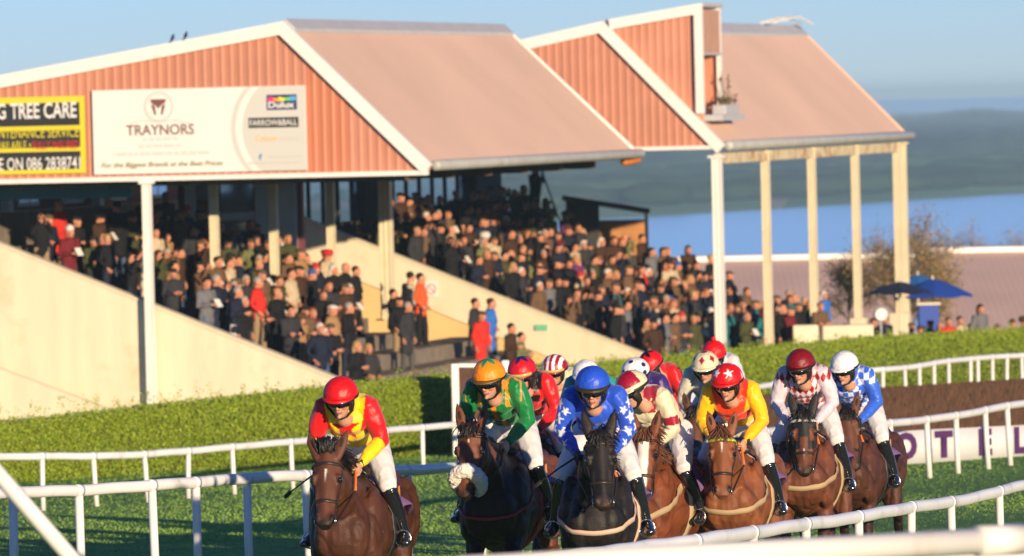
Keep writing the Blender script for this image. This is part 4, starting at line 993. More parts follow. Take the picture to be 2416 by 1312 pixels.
M_cloth = mat('purple_saddle_cloth', (.17, .085, .23), .8, var=.1, bump=.2, bscale=30); M_clothor = mat('cloth_orange_print', (.85, .32, .08), .7); M_navycl = mat('navy_number_cloth', (.03, .05, .22), .7)
M_steel = mat('steel_bit', (.6, .6, .6), .25, metal=1); M_reinor = mat('orange_rein_grip', (.80, .20, .03), .7); M_fleece = mat('white_fleece', (.78, .74, .66), 1.0, spec=.1, bump=.5, bscale=90)
M_gall = mat('black_strap', (.015, .015, .017), .5)
def hug(bvh, pts, axis_pt_fn, off):
    out = []
    for p in pts:
        p = Vector(p); c = Vector(axis_pt_fn(p)); d = (c - p)
        h = bvh.ray_cast(p, d.normalized(), d.length + .3)
        out.append((h[0] + h[1] * off) if h[0] is not None else p.lerp(c, .3))
    return out
def smooth_pts(pts, closed=False, it=2):
    for _ in range(it):
        n = len(pts); pts = [(pts[i - 1] + pts[i] * 2 + pts[(i + 1) % n]) / 4 if (closed or 0 < i < n - 1) else pts[i] for i in range(n)]
    return pts
def strap(parent, name, pts, w, th, m, closed=False, bvh=None):
    """flat ribbon following pts; lies on the surface"""
    mb = MB(); n = len(pts); V = []; Fs = []
    for i, p in enumerate(pts):
        a, b = (pts[i - 1], pts[(i + 1) % n]) if closed else (pts[max(0, i - 1)], pts[min(n - 1, i + 1)])
        t = (b - a).normalized(); nr = bvh.find_nearest(p)[1] if bvh else Vector((1, 0, 0)); nr = (nr - t * nr.dot(t)).normalized(); s = t.cross(nr)
        for cx, cy in ((-w / 2, -th / 2), (w / 2, -th / 2), (w / 2, th / 2), (-w / 2, th / 2)): V.append(p + s * cx + nr * cy)
    for i in range(n if closed else n - 1):
        j = (i + 1) % n
        for k in range(4): Fs.append((i * 4 + k, j * 4 + k, j * 4 + (k + 1) % 4, i * 4 + (k + 1) % 4))
    if not closed: Fs += [(3, 2, 1, 0), tuple((n - 1) * 4 + k for k in range(4))]
    return obj(name, new_mesh(name, V, Fs, True), m, parent)
def build_horse(root, cfg):
    r = horse_rig(*cfg['rig']); me = horse_mesh(r, cfg['coat'], cfg.get('voxel', .012), cfg.get('legs', 0))
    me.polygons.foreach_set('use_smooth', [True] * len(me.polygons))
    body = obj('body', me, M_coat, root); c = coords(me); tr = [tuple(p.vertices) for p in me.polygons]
    bvh = BVHTree.FromPolygons([tuple(v) for v in c], tr)
    HM = Matrix((r.sd, r.fn, -r.ax)).transposed()
    hairm = cfg.get('hair', M_hair)
    far = cfg.get('far', False)
    for s in (-1, 1):
        q = hp(r, .195, s * .118, -.040)
        h = bvh.find_nearest(q); V, Fs = ellip(h[0] - h[1] * .0125, (.019, .028, .024), 12, 8, HM); obj('eye', new_mesh('eye', V, Fs, True), M_eye, body)
    # mane / forelock
    rngm = random.Random(cfg.get('seed', 1)); mb = MB(); side = cfg.get('mane_side', -1)
    for k in range(420):
        t = rngm.random(); i = min(3, int(t * 4)); p = r.neck[i].lerp(r.neck[i + 1], t * 4 - i); ra = float(np.interp(t, [0, .25, .5, .75, 1], [.33, .285, .215, .165, .135]))
        d = (r.neck[4] - r.neck[0]).normalized(); upv = Vector((-d.z, 0, d.x)); q = p + upv * ra * .93
        h_ = bvh.find_nearest(q); q = h_[0]
        L = rngm.uniform(.07, .15); sw = Vector((-.55 - rngm.random() * .4, side * rngm.uniform(.1, .9), rngm.uniform(-.9, .2))).normalized()
        a_ = q + Vector((0, rngm.gauss(0, .012), 0)); b_ = a_ + Vector((-.02, side * .02, .03)) + sw * L * .5; c_ = b_ + sw * L * .5 + Vector((0, side * .02, -.04))
        mb.tube([a_, b_, c_], [.006, .006, .002], 4)
    mb.build('mane', hairm, body, True)
    mb = MB()
    for k in range(int(80 * cfg.get('forelock', 1))):
        a_ = hp(r, -.02 + rngm.uniform(-.02, .02), rngm.gauss(0, .026), -.02 + rngm.gauss(0, .01)); fl = cfg.get('flare', 0)
        sw = r.ax * (1 - fl) * rngm.uniform(.05, .12) + r.sd * rngm.gauss(0, .035) + r.fn * .02 - r.ax * fl * .10
        mb.tube([a_, a_ + sw * .5 + r.fn * .02, a_ + sw + r.fn * .008], [.005, .005, .002], 4)
    mb.build('forelock', hairm, body, True)
    # inner ears dark
    for s in (-1, 1):
        mb = MB(); e0 = hp(r, -.01, s * .072, -.045); tip = e0 - r.ax * .19 + r.sd * s * (.05 + .03 * r.espread) + r.fn * .03
        hh = bvh.find_nearest(e0.lerp(tip, .45) + r.fn * .05); 
        mb.ell(hh[0] - hh[1] * .003, (.014, .006, .045), 10, 6, HM @ Matrix.Rotation(s * .26, 3, 'Y'))
        mb.build('inner_ear', mat('inner_ear_dark', (.03, .015, .01), .9) if 'inner_ear_dark' not in bpy.data.materials else bpy.data.materials['inner_ear_dark'], body, True)
    # tail
    mb = MB()
    for k in range(110):
        a_ = Vector((-1.30, rngm.gauss(0, .025), 1.42)); sp = rngm.gauss(0, .035); ln = rngm.uniform(.35, .7)
        mb.tube([a_, a_ + Vector((-.16, sp * .4, .03)), a_ + Vector((-.16 - ln * .35, sp, -.12 * ln)), a_ + Vector((-.2 - ln * .6, sp * 1.6, -.55 * ln))], [.014, .014, .010, .002], 4)
    mb.build('tail', hairm, body, True)
    # bridle
    BR = empty('bridle'); BR.parent = root
    def ring(t, tilt=0, off=.004, n=26, a0=0, a1=360, dt=0):
        w_, d_ = headw(t); P_ = []
        for k in range(n + (0 if a1 - a0 == 360 else 1)):
            an = R(a0 + (a1 - a0) * k / n); s, f = math.cos(an), math.sin(an)
            P_.append(hp(r, t + tilt * (1 - f) * .5, s * .25, -d_ + f * .25))
        ctr = hp(r, t, 0, -d_)
        def axf(p): 
            rel = p - ctr; return ctr + r.ax * rel.dot(r.ax)
        q_ = smooth_pts(hug(bvh, P_, axf, off), a1 - a0 == 360, 1); return [(lambda h: h[0] + h[1] * (off + .004))(bvh.find_nearest(p)) for p in q_]
    lm = cfg.get('leather', M_leather)
    strap(BR, 'noseband', ring(.37, -.02), .024, .008, lm, True, bvh)
    strap(BR, 'browband', ring(.075, 0, .006, 18, -10, 190), .02 if 'browc' not in cfg else .024, .008, cfg.get('browc', lm), False, bvh)
    strap(BR, 'headpiece', ring(.03, -.05, .006, 24, 175, 365), .022, .008, lm, False, bvh)
    for s in (-1, 1):
        pts = [hp(r, t, s * .3, -.075 - .02 * (t < .2)) for t in np.linspace(.03, .50, 12)]
        pts = smooth_pts(hug(bvh, pts, lambda p: p - r.sd * s * .3, .005)); strap(BR, 'cheekpiece', pts, .016, .006, lm, False, bvh)
        V, Fs = tube([pts[-1] + r.ax * .0 + (r.ax * math.cos(a) + r.fn * math.sin(a)) * .03 + r.sd * s * .004 for a in np.linspace(0, 6.28, 14)], .005, 6); obj('bit_ring', new_mesh('bit_ring', V, Fs, True), M_steel, BR)
        r.bit = getattr(r, 'bit', {}); r.bit[s] = pts[-1] + r.sd * s * .01 - r.fn * .02
        # rein from bit to hand
        hnd = Vector((.47, s * .10, 1.665)) + Vector(cfg.get('hand', (0, 0, 0)))
        mid = r.bit[s].lerp(hnd, .62) + Vector((0, s * .05, -.02))
        n1 = [r.bit[s].lerp(mid, k / 4) for k in range(5)]; n2 = [mid.lerp(hnd, k / 4) for k in range(5)]
        mb = MB(); mb.tube(n1, [(.004, .009)] * 5, 6); mb.build('rein', lm, BR, True)
        mb = MB(); mb.tube(n2, [(.005, .011)] * 5, 6); mb.build('rein_grip', M_reinor if cfg.get('orange_rein', True) else lm, BR, True)
    if cfg.get('fleece'):
        mb = MB(); rr = ring(.355, .14, .018, 22, -35, 215); mb.tube(rr, [(.066, .058)] * len(rr), 14)
        me_ = remesh(mb, .01, 1); cc = coords(me_); ds = np.array([noise.noise(Vector(p * 60)) * .010 + noise.noise(Vector(p * 25)) * .008 for p in cc]); nn = np.empty(len(cc) * 3, dtype=np.float32); me_.vertices.foreach_get('normal', nn); cc = cc + nn.reshape(-1, 3) * ds[:, None]
        me_.vertices.foreach_set('co', cc.astype(np.float32).ravel()); me_.polygons.foreach_set('use_smooth', [True] * len(me_.polygons)); obj('sheepskin_noseband', me_, M_fleece, BR)
    # breast girth
    if cfg.get('girth'):
        pts = []
        for k in range(29):
            an = -math.pi * .5 + math.pi * k / 28; x = .02 + .80 * math.cos(an); y = .55 * math.sin(an); z = 1.36 - .24 * math.cos(an) ** 1.2 if math.cos(an) > 0 else 1.36
            pts.append(Vector((x, y, z)))
        pts = smooth_pts(hug(bvh, pts, lambda p: Vector((.12, 0, p.z)), .008), False, 2); pts = [(lambda h: h[0] + h[1] * .012)(bvh.find_nearest(p)) for p in pts]; strap(root, 'breast_girth', pts, cfg.get('gw', .04), .010, cfg['girth'], False, bvh)
    # saddle, saddle cloth, girth
    for s in (-1, 1):
        V = []; nu, nv = 9, 9
        for i in range(nu):
            for j in range(nv):
                x = .02 - .46 * i / (nu - 1); z = 1.56 - (.24 + .05 * math.sin(i)) * j / (nv - 1); x -= .05 * j / (nv - 1)
                q = hug(bvh, [Vector((x, s * .7, z))], lambda p: Vector((p.x, 0, p.z - .05)), .012)[0]
                flare = (j / (nv - 1)) ** 2 * (.05 + .05 * math.sin(i * 1.3 + s)) * (i / (nu - 1) + .3)
                V.append(q + Vector((0, s * flare, 0)))
        Fs = [(i * nv + j, i * nv + j + 1, (i + 1) * nv + j + 1, (i + 1) * nv + j) for i in range(nu - 1) for j in range(nv - 1)]
        o = obj('saddle_cloth', new_mesh('saddle_cloth', V, Fs, True), M_cloth, root); md = o.modifiers.new('s', 'SOLIDIFY'); md.thickness = .008; md.offset = 0
        q = Vector(V[6 * nv + 4]) + Vector((0, s * .015, 0)); me2 = new_mesh('number_print', [q + Vector((dx * .045, s * .004, dz * .05)) for dx, dz in ((-1, -1), (1, -1), (1.2, 1), (-.4, 1.2))], [(0, 1, 2, 3)]); obj('number_print', me2, M_clothor, o)
    mb = MB(); mb.tube([(.10, 0, 1.60), (-.05, 0, 1.62), (-.28, 0, 1.62), (-.36, 0, 1.66)], [(.05, .14), (.045, .12), (.045, .15), (.03, .12)], 14, side=(0, 0, 1))
    sad = mb.build('saddle', M_leather, root, True)
    for s in (-1, 1):
        mb = MB(); mb.tube([(-.02, s * .16, 1.56), (-.02, s * .27, 1.40), (-.04, s * .33, 1.16)], [(.006, .014)] * 3, 6); mb.build('stirrup_leather', M_gall, root, True)
        mb = MB(); mb.tube([Vector((-.04 + .0 * a, s * .35, 1.10)) + Vector((0, math.sin(a) * .06, math.cos(a) * .065)) for a in np.linspace(0, 6.28, 13)], .007, 6); mb.build('stirrup_iron', M_steel, root, True)
    pts = [Vector((-.02 - .0 * a, .7 * math.sin(a), 1.2 + .7 * math.cos(a))) for a in np.linspace(0, 2 * math.pi, 30, endpoint=False)]
    pts = smooth_pts(hug(bvh, pts, lambda p: Vector((p.x, 0, 1.2)), .008), True, 1); strap(root, 'girth', pts, .07, .01, cfg.get('girth') or M_gall, True, bvh)
    return r, bvh

# ---------------------------------------------------------------- people
def human_head(voxel=.0055, jaw=1.0):
    mb = MB(); mb.ell((-.012, 0, .035), (.096, .077, .088), 20, 14)
    V, Fs = [], []; n = 20; S = [(.05, 0, .092, .074), (.01, .004, .092, .071), (-.03, .008, .086, .066), (-.065, .014, .077, .056 * jaw), (-.095, .024, .060, .042 * jaw), (-.115, .036, .036, .026 * jaw)]
    for z, xc, rx, ry in S:
        for j in range(n): a = 2 * math.pi * j / n; V.append((xc + rx * math.cos(a), ry * math.sin(a), z))
    for i in range(len(S) - 1):
        for j in range(n): a = i * n + j; b = i * n + (j + 1) % n; Fs.append((a, b, b + n, a + n))
    Fs.append(tuple(range(n))[::-1]); Fs.append(tuple(range((len(S) - 1) * n, len(S) * n))); mb.add(V, Fs)
    mb.tube([(.088, 0, .022), (.104, 0, -.008), (.114, 0, -.028)], [.008, .011, .014], 10)
    mb.ell((.100, .012, -.033), (.012, .009, .008)); mb.ell((.100, -.012, -.033), (.012, .009, .008))
    mb.ell((.088, 0, .030), (.014, .052, .010)); mb.ell((.096, 0, -.058), (.010, .024, .006)); mb.ell((.095, 0, -.068), (.010, .020, .007)); mb.ell((.090, 0, -.098), (.014, .018, .014))
    for s in (-1, 1):
        mb.ell((.070, s * .042, -.022), (.024, .022, .022)); mb.ell((-.008, s * .079, -.008), (.018, .008, .032)); mb.ell((.085, s * .030, .008), (.010, .014, .008))
    mb.tube([(-.02, 0, -.05), (-.05, 0, -.17)], [.060, .062], 16)
    me = remesh(mb, voxel, 3); c = coords(me); cols = np.empty((len(c), 3)); cols[:] = (.56, .29, .19)
    def blend(m, col, k=1.0): cols[m] = cols[m] * (1 - k) + np.array(col) * k
    x, y, z = c.T
    blend((x > .08) & (np.abs(z + .063) < .012) & (np.abs(y) < .024), (.42, .13, .10), .8)
    blend((x > .08) & (np.abs(z + .063) < .0022) & (np.abs(y) < .022), (.10, .03, .03), .9)
    blend((x > .05) & (z > -.05) & (z < -.005) & (np.abs(y) > .025), (.60, .24, .17), .35)
    blend((x > .04) & (z < -.055), (.40, .24, .18), .18)
    blend((x > .07) & (np.abs(z - .032) < .006) & (np.abs(np.abs(y) - .032) < .02), (.12, .06, .03), .7)
    blend((x > .07) & (np.abs(z - .008) < .006) & (np.abs(np.abs(y) - .030) < .013), (.05, .03, .03), .8)
    blend((x > .09) & (z < -.015) & (z > -.042) & (np.abs(y) < .018), (.60, .22, .16), .35)
    set_cols(me, cols); me.polygons.foreach_set('use_smooth', [True] * len(me.polygons)); return me
HEAD = human_head()
HV = coords(HEAD); HF = [tuple(p.vertices) for p in HEAD.polygons]; HC = np.empty(len(HV) * 4, dtype=np.float32); HEAD.color_attributes['Col'].data.foreach_get('color', HC); HC = HC.reshape(-1, 4)[:, :3]
M_skin = mat('skin', vcol=True, rough=.5, spec=.4, var=.05, vscale=30)
def silk(name, rough=.42): return mat(name, vcol=True, rough=rough, spec=.38, sheen=.2, bump=.35, bscale=16)
M_silk = silk('racing_silk'); M_breech = mat('white_breeches', (.70, .68, .70), .65, var=.06, bump=.2, bscale=25); M_boot = mat('polished_black_boot', (.012, .013, .02), .12, spec=.7, coat=.6)
M_goggle = mat('goggle_lens', (.004, .004, .005), .06, spec=.9, coat=1); M_harn = mat('black_harness', (.012, .012, .013), .6)
M_capcloth = mat('cap_silk', vcol=True, rough=.42, spec=.4, bump=.6, bscale=15); M_greybrim = mat('cap_peak_under', (.10, .09, .05), .6)
def hand_mb(wrist, dirv, palm_n, s, curl=1.2):
    """five fingered hand; dirv towards the knuckles, palm_n out of the palm, s=+1 left hand"""
    mb = MB(); d = Vector(dirv).normalized(); n = (Vector(palm_n) - d * Vector(palm_n).dot(d)).normalized(); sd = d.cross(n) * s
    mb.tube([wrist, wrist + d * .04, wrist + d * .085], [(.016, .026), (.016, .038), (.013, .040)], 12, side=n)
    for k, (o, L) in enumerate(((.030, .070), (.010, .078), (-.010, .073), (-.029, .058))):
        p = wrist + d * .082 + sd * o; a = 0; pts = [p - d * .02]; dd = d
        pts.append(p)
        for seg in (.42, .33, .25):
            a += curl * (.9 + .08 * k); dd = d * math.cos(a) + n * math.sin(a); p = p + dd * L * seg; pts.append(p)
        mb.tube(pts, [.0095, .0095, .009, .008, .0065], 8)
    p = wrist + d * .03 + sd * .032; t1 = p + d * .03 + sd * .022 + n * .015; t2 = t1 + d * .03 + n * .02 - sd * .008
    mb.tube([p, t1, t2], [.013, .011, .008], 8); return mb
def place(V, M, T): return [M @ Vector(v) + T for v in V]
JP = dict(hip=(-.27, .10, 1.80), knee=(.05, .265, 1.50), ankle=(-.13, .345, 1.14), toe=(.07, .385, 1.075), chest=(.12, 0, 2.09), shoulder=(.26, .17, 2.10), elbow=(.22, .242, 1.845), wrist=(.44, .13, 1.69), neck=(.32, 0, 2.12), head=(.465, 0, 2.16))
def build_jockey(root_name, cfg):
    """local frame = horse frame"""
    pr = cfg.get('pose', {}); J = {k: Vector(v) for k, v in JP.items()}
    for k, v in pr.items():
        if k in J: J[k] = J[k] + Vector(v)
    mir = lambda v, s: Vector((v.x, v.y * s, v.z))
    hy, hpz = R(cfg.get('hyaw', 0)), R(cfg.get('hpitch', 17)); HM = Matrix.Rotation(hy, 3, 'Z') @ Matrix.Rotation(hpz, 3, 'Y'); HT = J['head']
    # body (skin): head, neck, torso, arms, legs, hands -- one mesh
    mb = MB(); mb.add(place(HV, HM, HT), HF); nh = len(mb.V)
    mb.tube([HT + HM @ Vector((-.03, 0, -.08)), J['neck'] + Vector((-.03, 0, 0)), J['chest'], J['chest'].lerp(Vector((-.27, 0, 1.80)), .5), (-.27, 0, 1.82)], [(.052, .055), (.055, .06), (.06, .10), (.06, .10), (.07, .11)], 16, side=(0, 0, 1))
    hb = nh; 
    hands = []
    for s in (-1, 1):
        wr = mir(J['wrist'], s); el = mir(J['elbow'], s); sh = mir(J['shoulder'], s)
        mb.tube([sh, el, wr], [.045, .036, .026], 10); 
        hm = hand_mb(wr, (wr - el).normalized() * .6 + Vector((.5, 0, -.25)), Vector((0, -s, -.3)), s, 1.15); mb.add(hm.V, hm.F)
        mb.tube([mir(J['hip'], s), mir(J['knee'], s), mir(J['ankle'], s), mir(J['ankle'], s) + Vector((0.01, 0, -.01))], [.075, .05, .030, .012], 10)
    me = mb.mesh('person', True); cols = np.empty((len(mb.V), 3)); cols[:] = (.56, .29, .19); cols[:nh] = HC
    tone = np.array(cfg.get('skin', (1, 1, 1))); cols *= tone; set_cols(me, cols)
    body = obj(root_name, me, M_skin)
    # jacket
    mb = MB()
    sp = [Vector((-.25, 0, 1.85)), Vector((-.12, 0, 1.96)), Vector((.02, 0, 2.05)), J['chest'] + Vector((.02, 0, 0)), J['chest'].lerp(J['neck'], .55)]
    mb.tube(sp, [(.115, .155), (.13, .16), (.135, .175), (.12, .19), (.085, .145)], 22, side=(0, 0, 1))
    mb.tube([J['chest'].lerp(J['neck'], .6), J['neck'] + Vector((.02, 0, .01)), HT + HM @ Vector((-.030, 0, -.098))], [(.10, .12), (.088, .098), (.072, .080)], 16, side=(0, 0, 1))
    mb.ell((.235, 0, 2.015), (.105, .165, .125), 18, 12); mb.ell((.12, 0, 1.95), (.12, .155, .11), 18, 12)
    for s in (-1, 1):
        sh = mir(J['shoulder'], s); el = mir(J['elbow'], s); wr = mir(J['wrist'], s); ch = Vector((sh.x - .06, s * .09, sh.z + .01))
        mb.ell(sh.lerp(ch, .2), (.085, .085, .085)); mb.tube([ch, sh, sh.lerp(el, .5) + Vector((0, s * .012, .004)), el + Vector((0, s * .005, 0)), el.lerp(wr, .5), wr], [.095, .080, .070, .064, .052, .033], 16)
        mb.ell(sh.lerp(el, .35) + Vector((-.03, -s * .01, 0)), (.065, .06, .10), rot=None)
    me = remesh(mb, cfg.get('vj', .0095), 5)
    c = coords(me)
    nn = np.empty(len(c) * 3, dtype=np.float32); me.vertices.foreach_get('normal', nn); nn = nn.reshape(-1, 3)
    sd_ = cfg.get('seed', 0) * 7.1
    w_ = np.array([noise.noise(Vector((p[0] * 9 + sd_, p[1] * 16, p[2] * 9))) for p in c]); w2 = np.array([noise.noise(Vector((p[0] * 26, p[1] * 22 + sd_, p[2] * 16))) for p in c])
    c = c + nn * ((1 - np.abs(w_) * 3.2).clip(-1, 1) * .0045 + (1 - np.abs(w2) * 3).clip(-1, 1) * .0016)[:, None]
    me.vertices.foreach_set('co', c.astype(np.float32).ravel())
    # region: nearest bone
    def seg(a, b):
        a, b = np.array(a), np.array(b); d = b - a; t = np.clip(((c - a) @ d) / (d @ d), 0, 1); return np.linalg.norm(c - (a + t[:, None] * d), axis=1), t
    dt, tt = seg(sp[0], J['neck']); dist = [dt - .06]; par = [tt]
    for s in (-1, 1):
        for a, b in (('shoulder', 'elbow'), ('elbow', 'wrist')):
            d, t = seg(mir(J[a], s) + Vector((0, s * .03, 0)) * (a == 'shoulder'), mir(J[b], s)); dist.append(d); par.append(t)
    reg = np.argmin(np.stack(dist), 0); P_ = np.stack(par); t = P_[reg, np.arange(len(c))]
    cols = cfg['silk'](reg, t, c, nn)
    set_cols(me, cols); me.polygons.foreach_set('use_smooth', [True] * len(me.polygons)); jk = obj('jacket', me, M_silk, body)
    for s in (-1, 1):
        wr = mir(J['wrist'], s); el = mir(J['elbow'], s); d = (wr - el).normalized(); a = MB(); a.tube([wr - d * .03, wr + d * .008], [.034, .031], 14, cap=False); a.build('cuff', M_harn, jk, True)
        if cfg.get('gloves'):
            hm = hand_mb(wr, (wr - el).normalized() * .6 + Vector((.5, 0, -.25)), Vector((0, -s, -.3)), s, 1.15); c_ = sum((Vector(v) for v in hm.V), Vector()) / len(hm.V)
            o = hm.build('glove', M_harn, body, True)
            me_ = o.data; me_.vertices.foreach_get
            dm = o.modifiers.new('d', 'DISPLACE'); dm.strength = .004; dm.mid_level = 0
    # breeches
    mb = MB(); mb.ell((-.27, 0, 1.80), (.13, .17, .12)); 
    for s in (-1, 1):
        mb.tube([mir(J['hip'], s) + Vector((-.02, 0, 0)), mir(J['hip'], s).lerp(mir(J['knee'], s), .5) + Vector((0, 0, .015)), mir(J['knee'], s), mir(J['knee'], s).lerp(mir(J['ankle'], s), .2)], [.112, .096, .068, .046], 16)
    me = remesh(mb, .011, 4); c = coords(me); nn = np.empty(len(c) * 3, dtype=np.float32); me.vertices.foreach_get('normal', nn); w_ = np.array([noise.noise(Vector((p[0] * 14, p[1] * 14, p[2] * 14))) for p in c]); c = c + nn.reshape(-1, 3) * ((1 - np.abs(w_) * 3).clip(-1, 1) * .004)[:, None]; me.vertices.foreach_set('co', c.astype(np.float32).ravel())
    me.polygons.foreach_set('use_smooth', [True] * len(me.polygons)); obj('breeches', me, M_breech, body)
    for s in (-1, 1):
        k_, a_, t_ = mir(J['knee'], s), mir(J['ankle'], s), mir(J['toe'], s); top = k_.lerp(a_, .07); mb = MB()
        mb.tube([top, k_.lerp(a_, .45) + Vector((-.01, 0, 0)), a_.lerp(k_, .12), a_], [.059, .056, .042, .043], 16)
        f = (t_ - a_).normalized(); mb.tube([a_ - f * .06 + Vector((0, 0, -.035)), a_ + f * .03 + Vector((0, 0, -.02)), a_.lerp(t_, .75) + Vector((0, 0, -.015)), t_], [(.040, .034), (.050, .042), (.036, .046), (.024, .034)], 14, side=(0, 0, 1))
        me = remesh(mb, .009, 3); me.polygons.foreach_set('use_smooth', [True] * len(me.polygons)); bt_ = obj('boot', me, M_boot, body)
        a = MB(); a.tube([top + (k_ - a_).normalized() * .008, top - (k_ - a_).normalized() * .014], [.0625, .0625], 16, cap=False); a.build('boot_top', cfg.get('boottop', M_boot), bt_, True)
    # helmet
    HE = empty('helmet'); HE.parent = body; HE.location = HT; HE.rotation_euler = HM.to_euler()
    n, m_ = 72, 30; V = []; C = []; rx, ry, rz = .142, .129, .130; cx, cz = -.014, .048
    seedn = cfg.get('seed', 0)
    for i in range(m_ + 1):
        e = -.10 + (math.pi / 2 + .10) * i / m_
        for j in range(n):
            a = 2 * math.pi * j / n; d = Vector((math.cos(a) * math.cos(e), math.sin(a) * math.cos(e), math.sin(e))); wr_ = 1 + .020 * noise.noise(d * 4 + Vector((seedn, 0, 0))) - .012 * max(0, 1 - abs(noise.noise(Vector((d.x * 5, d.y * 5, d.z * 2 + seedn)))) * 8) + .004 * math.cos(a * 8) * math.cos(e)
            V.append((cx + d.x * rx * wr_, d.y * ry * wr_, cz + d.z * rz * wr_)); C.append(cfg['cap'](a, e, d))
    Fs = [(i * n + j, i * n + (j + 1) % n, (i + 1) * n + (j + 1) % n, (i + 1) * n + j) for i in range(m_) for j in range(n)]
    me = new_mesh('cap_cover', V, Fs, True); set_cols(me, C); obj('cap_cover', me, M_capcloth, HE)
    V = []; K = 17
    for i in range(K):
        a = R(-66 + 132 * i / (K - 1)); ed = math.cos(a * 1.35)
        for rr_, dz in ((.99, .004), (1.0 + .17 * max(ed, 0) + .03, -.010 - .006 * max(ed, 0))):
            V.append((cx + math.cos(a) * rx * rr_, math.sin(a) * ry * rr_, cz + dz - .002))
    Fs = [(2 * i, 2 * i + 1, 2 * i + 3, 2 * i + 2) for i in range(K - 1)]
    me = new_mesh('peak', V, Fs, True); set_cols(me, [cfg.get('peak', C[0])] * len(V)); o = obj('peak', me, M_capcloth, HE); md = o.modifiers.new('s', 'SOLIDIFY'); md.thickness = .006; md.offset = 0
    mb = MB()      # rim + ear harness
    mb.tube([(cx + math.cos(a) * rx * .97, math.sin(a) * ry * .97, cz - .014) for a in np.linspace(0, 2 * math.pi, 33)], [(.014, .008)] * 33, 8, side=(0, 0, 1)); mb.build('rim', M_harn, HE, True)
    for s in (-1, 1):
        mb = MB(); mb.tube([(.035, s * .100, .01), (.020, s * .094, -.03), (.010, s * .082, -.075), (.035, s * .045, -.115), (.055, 0, -.128)], [(.014, .034), (.012, .034), (.008, .022), (.005, .008), (.005, .008)], 10, side=(0, 1, 0)); mb.build('harness', M_harn, HE, True)
    if cfg.get('pom') is not None: V, Fs = ellip((cx, 0, cz + rz + .02), .028, 14, 10); me = new_mesh('pompom', V, Fs, True); set_cols(me, [cfg['pom']] * len(V)); obj('pompom', me, M_capcloth, HE)
    # goggles
    mb = MB(); A = np.linspace(R(-62), R(62), 15); mb.tube([(.012 + math.cos(a) * .104, math.sin(a) * .088, .002 - .006 * math.cos(a * 3) * 0) for a in A], [((.024 - .010 * (abs(math.sin(a * 3.2)) < .2 and abs(a) < .1)), .010) for a in A], 12, side=(0, 0, 1)); g = mb.build('goggles', M_goggle, body, True); g.location = HT; g.rotation_euler = HM.to_euler()
    mb = MB(); mb.tube([(.012 + math.cos(a) * .112, math.sin(a) * .100, .004) for a in np.linspace(R(60), R(300), 21)], [(.012, .004)] * 21, 6, side=(0, 0, 1)); gs = mb.build('goggle_strap', M_harn, g, True)
    if cfg.get('spare'):   # spare goggles on the cap: amber strip
        mb = MB(); mb.tube([(cx + math.cos(a) * (rx + .012), math.sin(a) * (ry + .008), cz + .005) for a in np.linspace(R(-60), R(60), 11)], [(.014, .008)] * 11, 8, side=(0, 0, 1)); mb.build('spare_goggles', mat('amber_goggle', (.55, .42, .12), .2) if 'amber_goggle' not in bpy.data.materials else bpy.data.materials['amber_goggle'], HE, True)
    # whip
    if cfg.get('whip'):
        s = cfg['whip']; wr = mir(J['wrist'], s) + Vector((.05, 0, -.02)); W = empty('whip'); tag(W, cfg['whiplabel'], 'whip')
        V, Fs = tube([wr, wr + Vector((-.03, s * .13, -.08)), wr + Vector((-.06, s * .27, -.18))], [.009, .007, .005], 8); s1 = obj('shaft', new_mesh('shaft', V, Fs, True), M_harn, W)
        q = wr + Vector((-.06, s * .27, -.18)); V, Fs = tube([q, q + Vector((-.015, s * .05, -.04))], [(.016, .004)] * 2, 8); obj('flap', new_mesh('flap', V, Fs, True), M_harn, W)
        body['_whip'] = 1; return body, W
    return body, None

# ---------------------------------------------------------------- silks
def C_(h): 
    h = h.lstrip('#'); v = [int(h[i:i + 2], 16) / 255 for i in (0, 2, 4)]; return np.array([x / 12.92 if x < .04045 else ((x + .055) / 1.055) ** 2.4 for x in v])
RED, YEL, GRN, ORG, MAR, CRM, BLU, WHT, NAV, BLK, ORD = C_('#d8141c'), C_('#f0cf10'), C_('#0c7a3c'), C_('#f28a10'), C_('#9c1030'), C_('#d8cfae'), C_('#2452cc'), C_('#e6e6ea'), C_('#1a2060'), C_('#101014'), C_('#ee3c10')
def star5(x, y, r, rot=0):
    a = np.arctan2(x, y) + rot; d = np.hypot(x, y); k = 2 * np.pi / 5; a = (a + k / 2) % k - k / 2; a = np.abs(a)
    ri = r * .42; x1, y1 = r, 0.0; x2, y2 = ri * math.cos(math.pi / 5), ri * math.sin(math.pi / 5)
    px, py = d * np.cos(a), d * np.sin(a); return ((x2 - x1) * (py - y1) - (y2 - y1) * (px - x1)) > 0 
def base(c, col): o = np.empty((len(c), 3)); o[:] = col; return o
def sil1(reg, t, c, n):
    o = base(c, YEL); up_ = (reg == 1) | (reg == 3); o[up_] = RED; fo = (reg == 2) | (reg == 4); o[fo] = YEL; o[fo & (t < .12)] = RED
    st = (reg == 0) & (c[:, 0] > .02) & star5(c[:, 1], (c[:, 2] - 1.95) / 1.0, .11) & (n[:, 0] > -.2) & (c[:, 2] < 2.03); o[st] = RED; return o
def sil2(reg, t, c, n):
    o = base(c, GRN); y = np.abs(c[:, 1]); o[(reg == 0) & (y < .020) & (n[:, 0] > 0)] = ORG
    b1 = (np.abs(y - .13 + (c[:, 0] - .25) * .35) < .012) & (reg != 2) & (reg != 4) & (c[:, 2] > 1.96); o[b1] = ORG
    b2 = (np.abs((c[:, 0] - .26) - (y - .13) * .5) < .012) & (c[:, 2] > 2.0) & (y > .12) & (y < .22); o[b2] = ORG
    return o
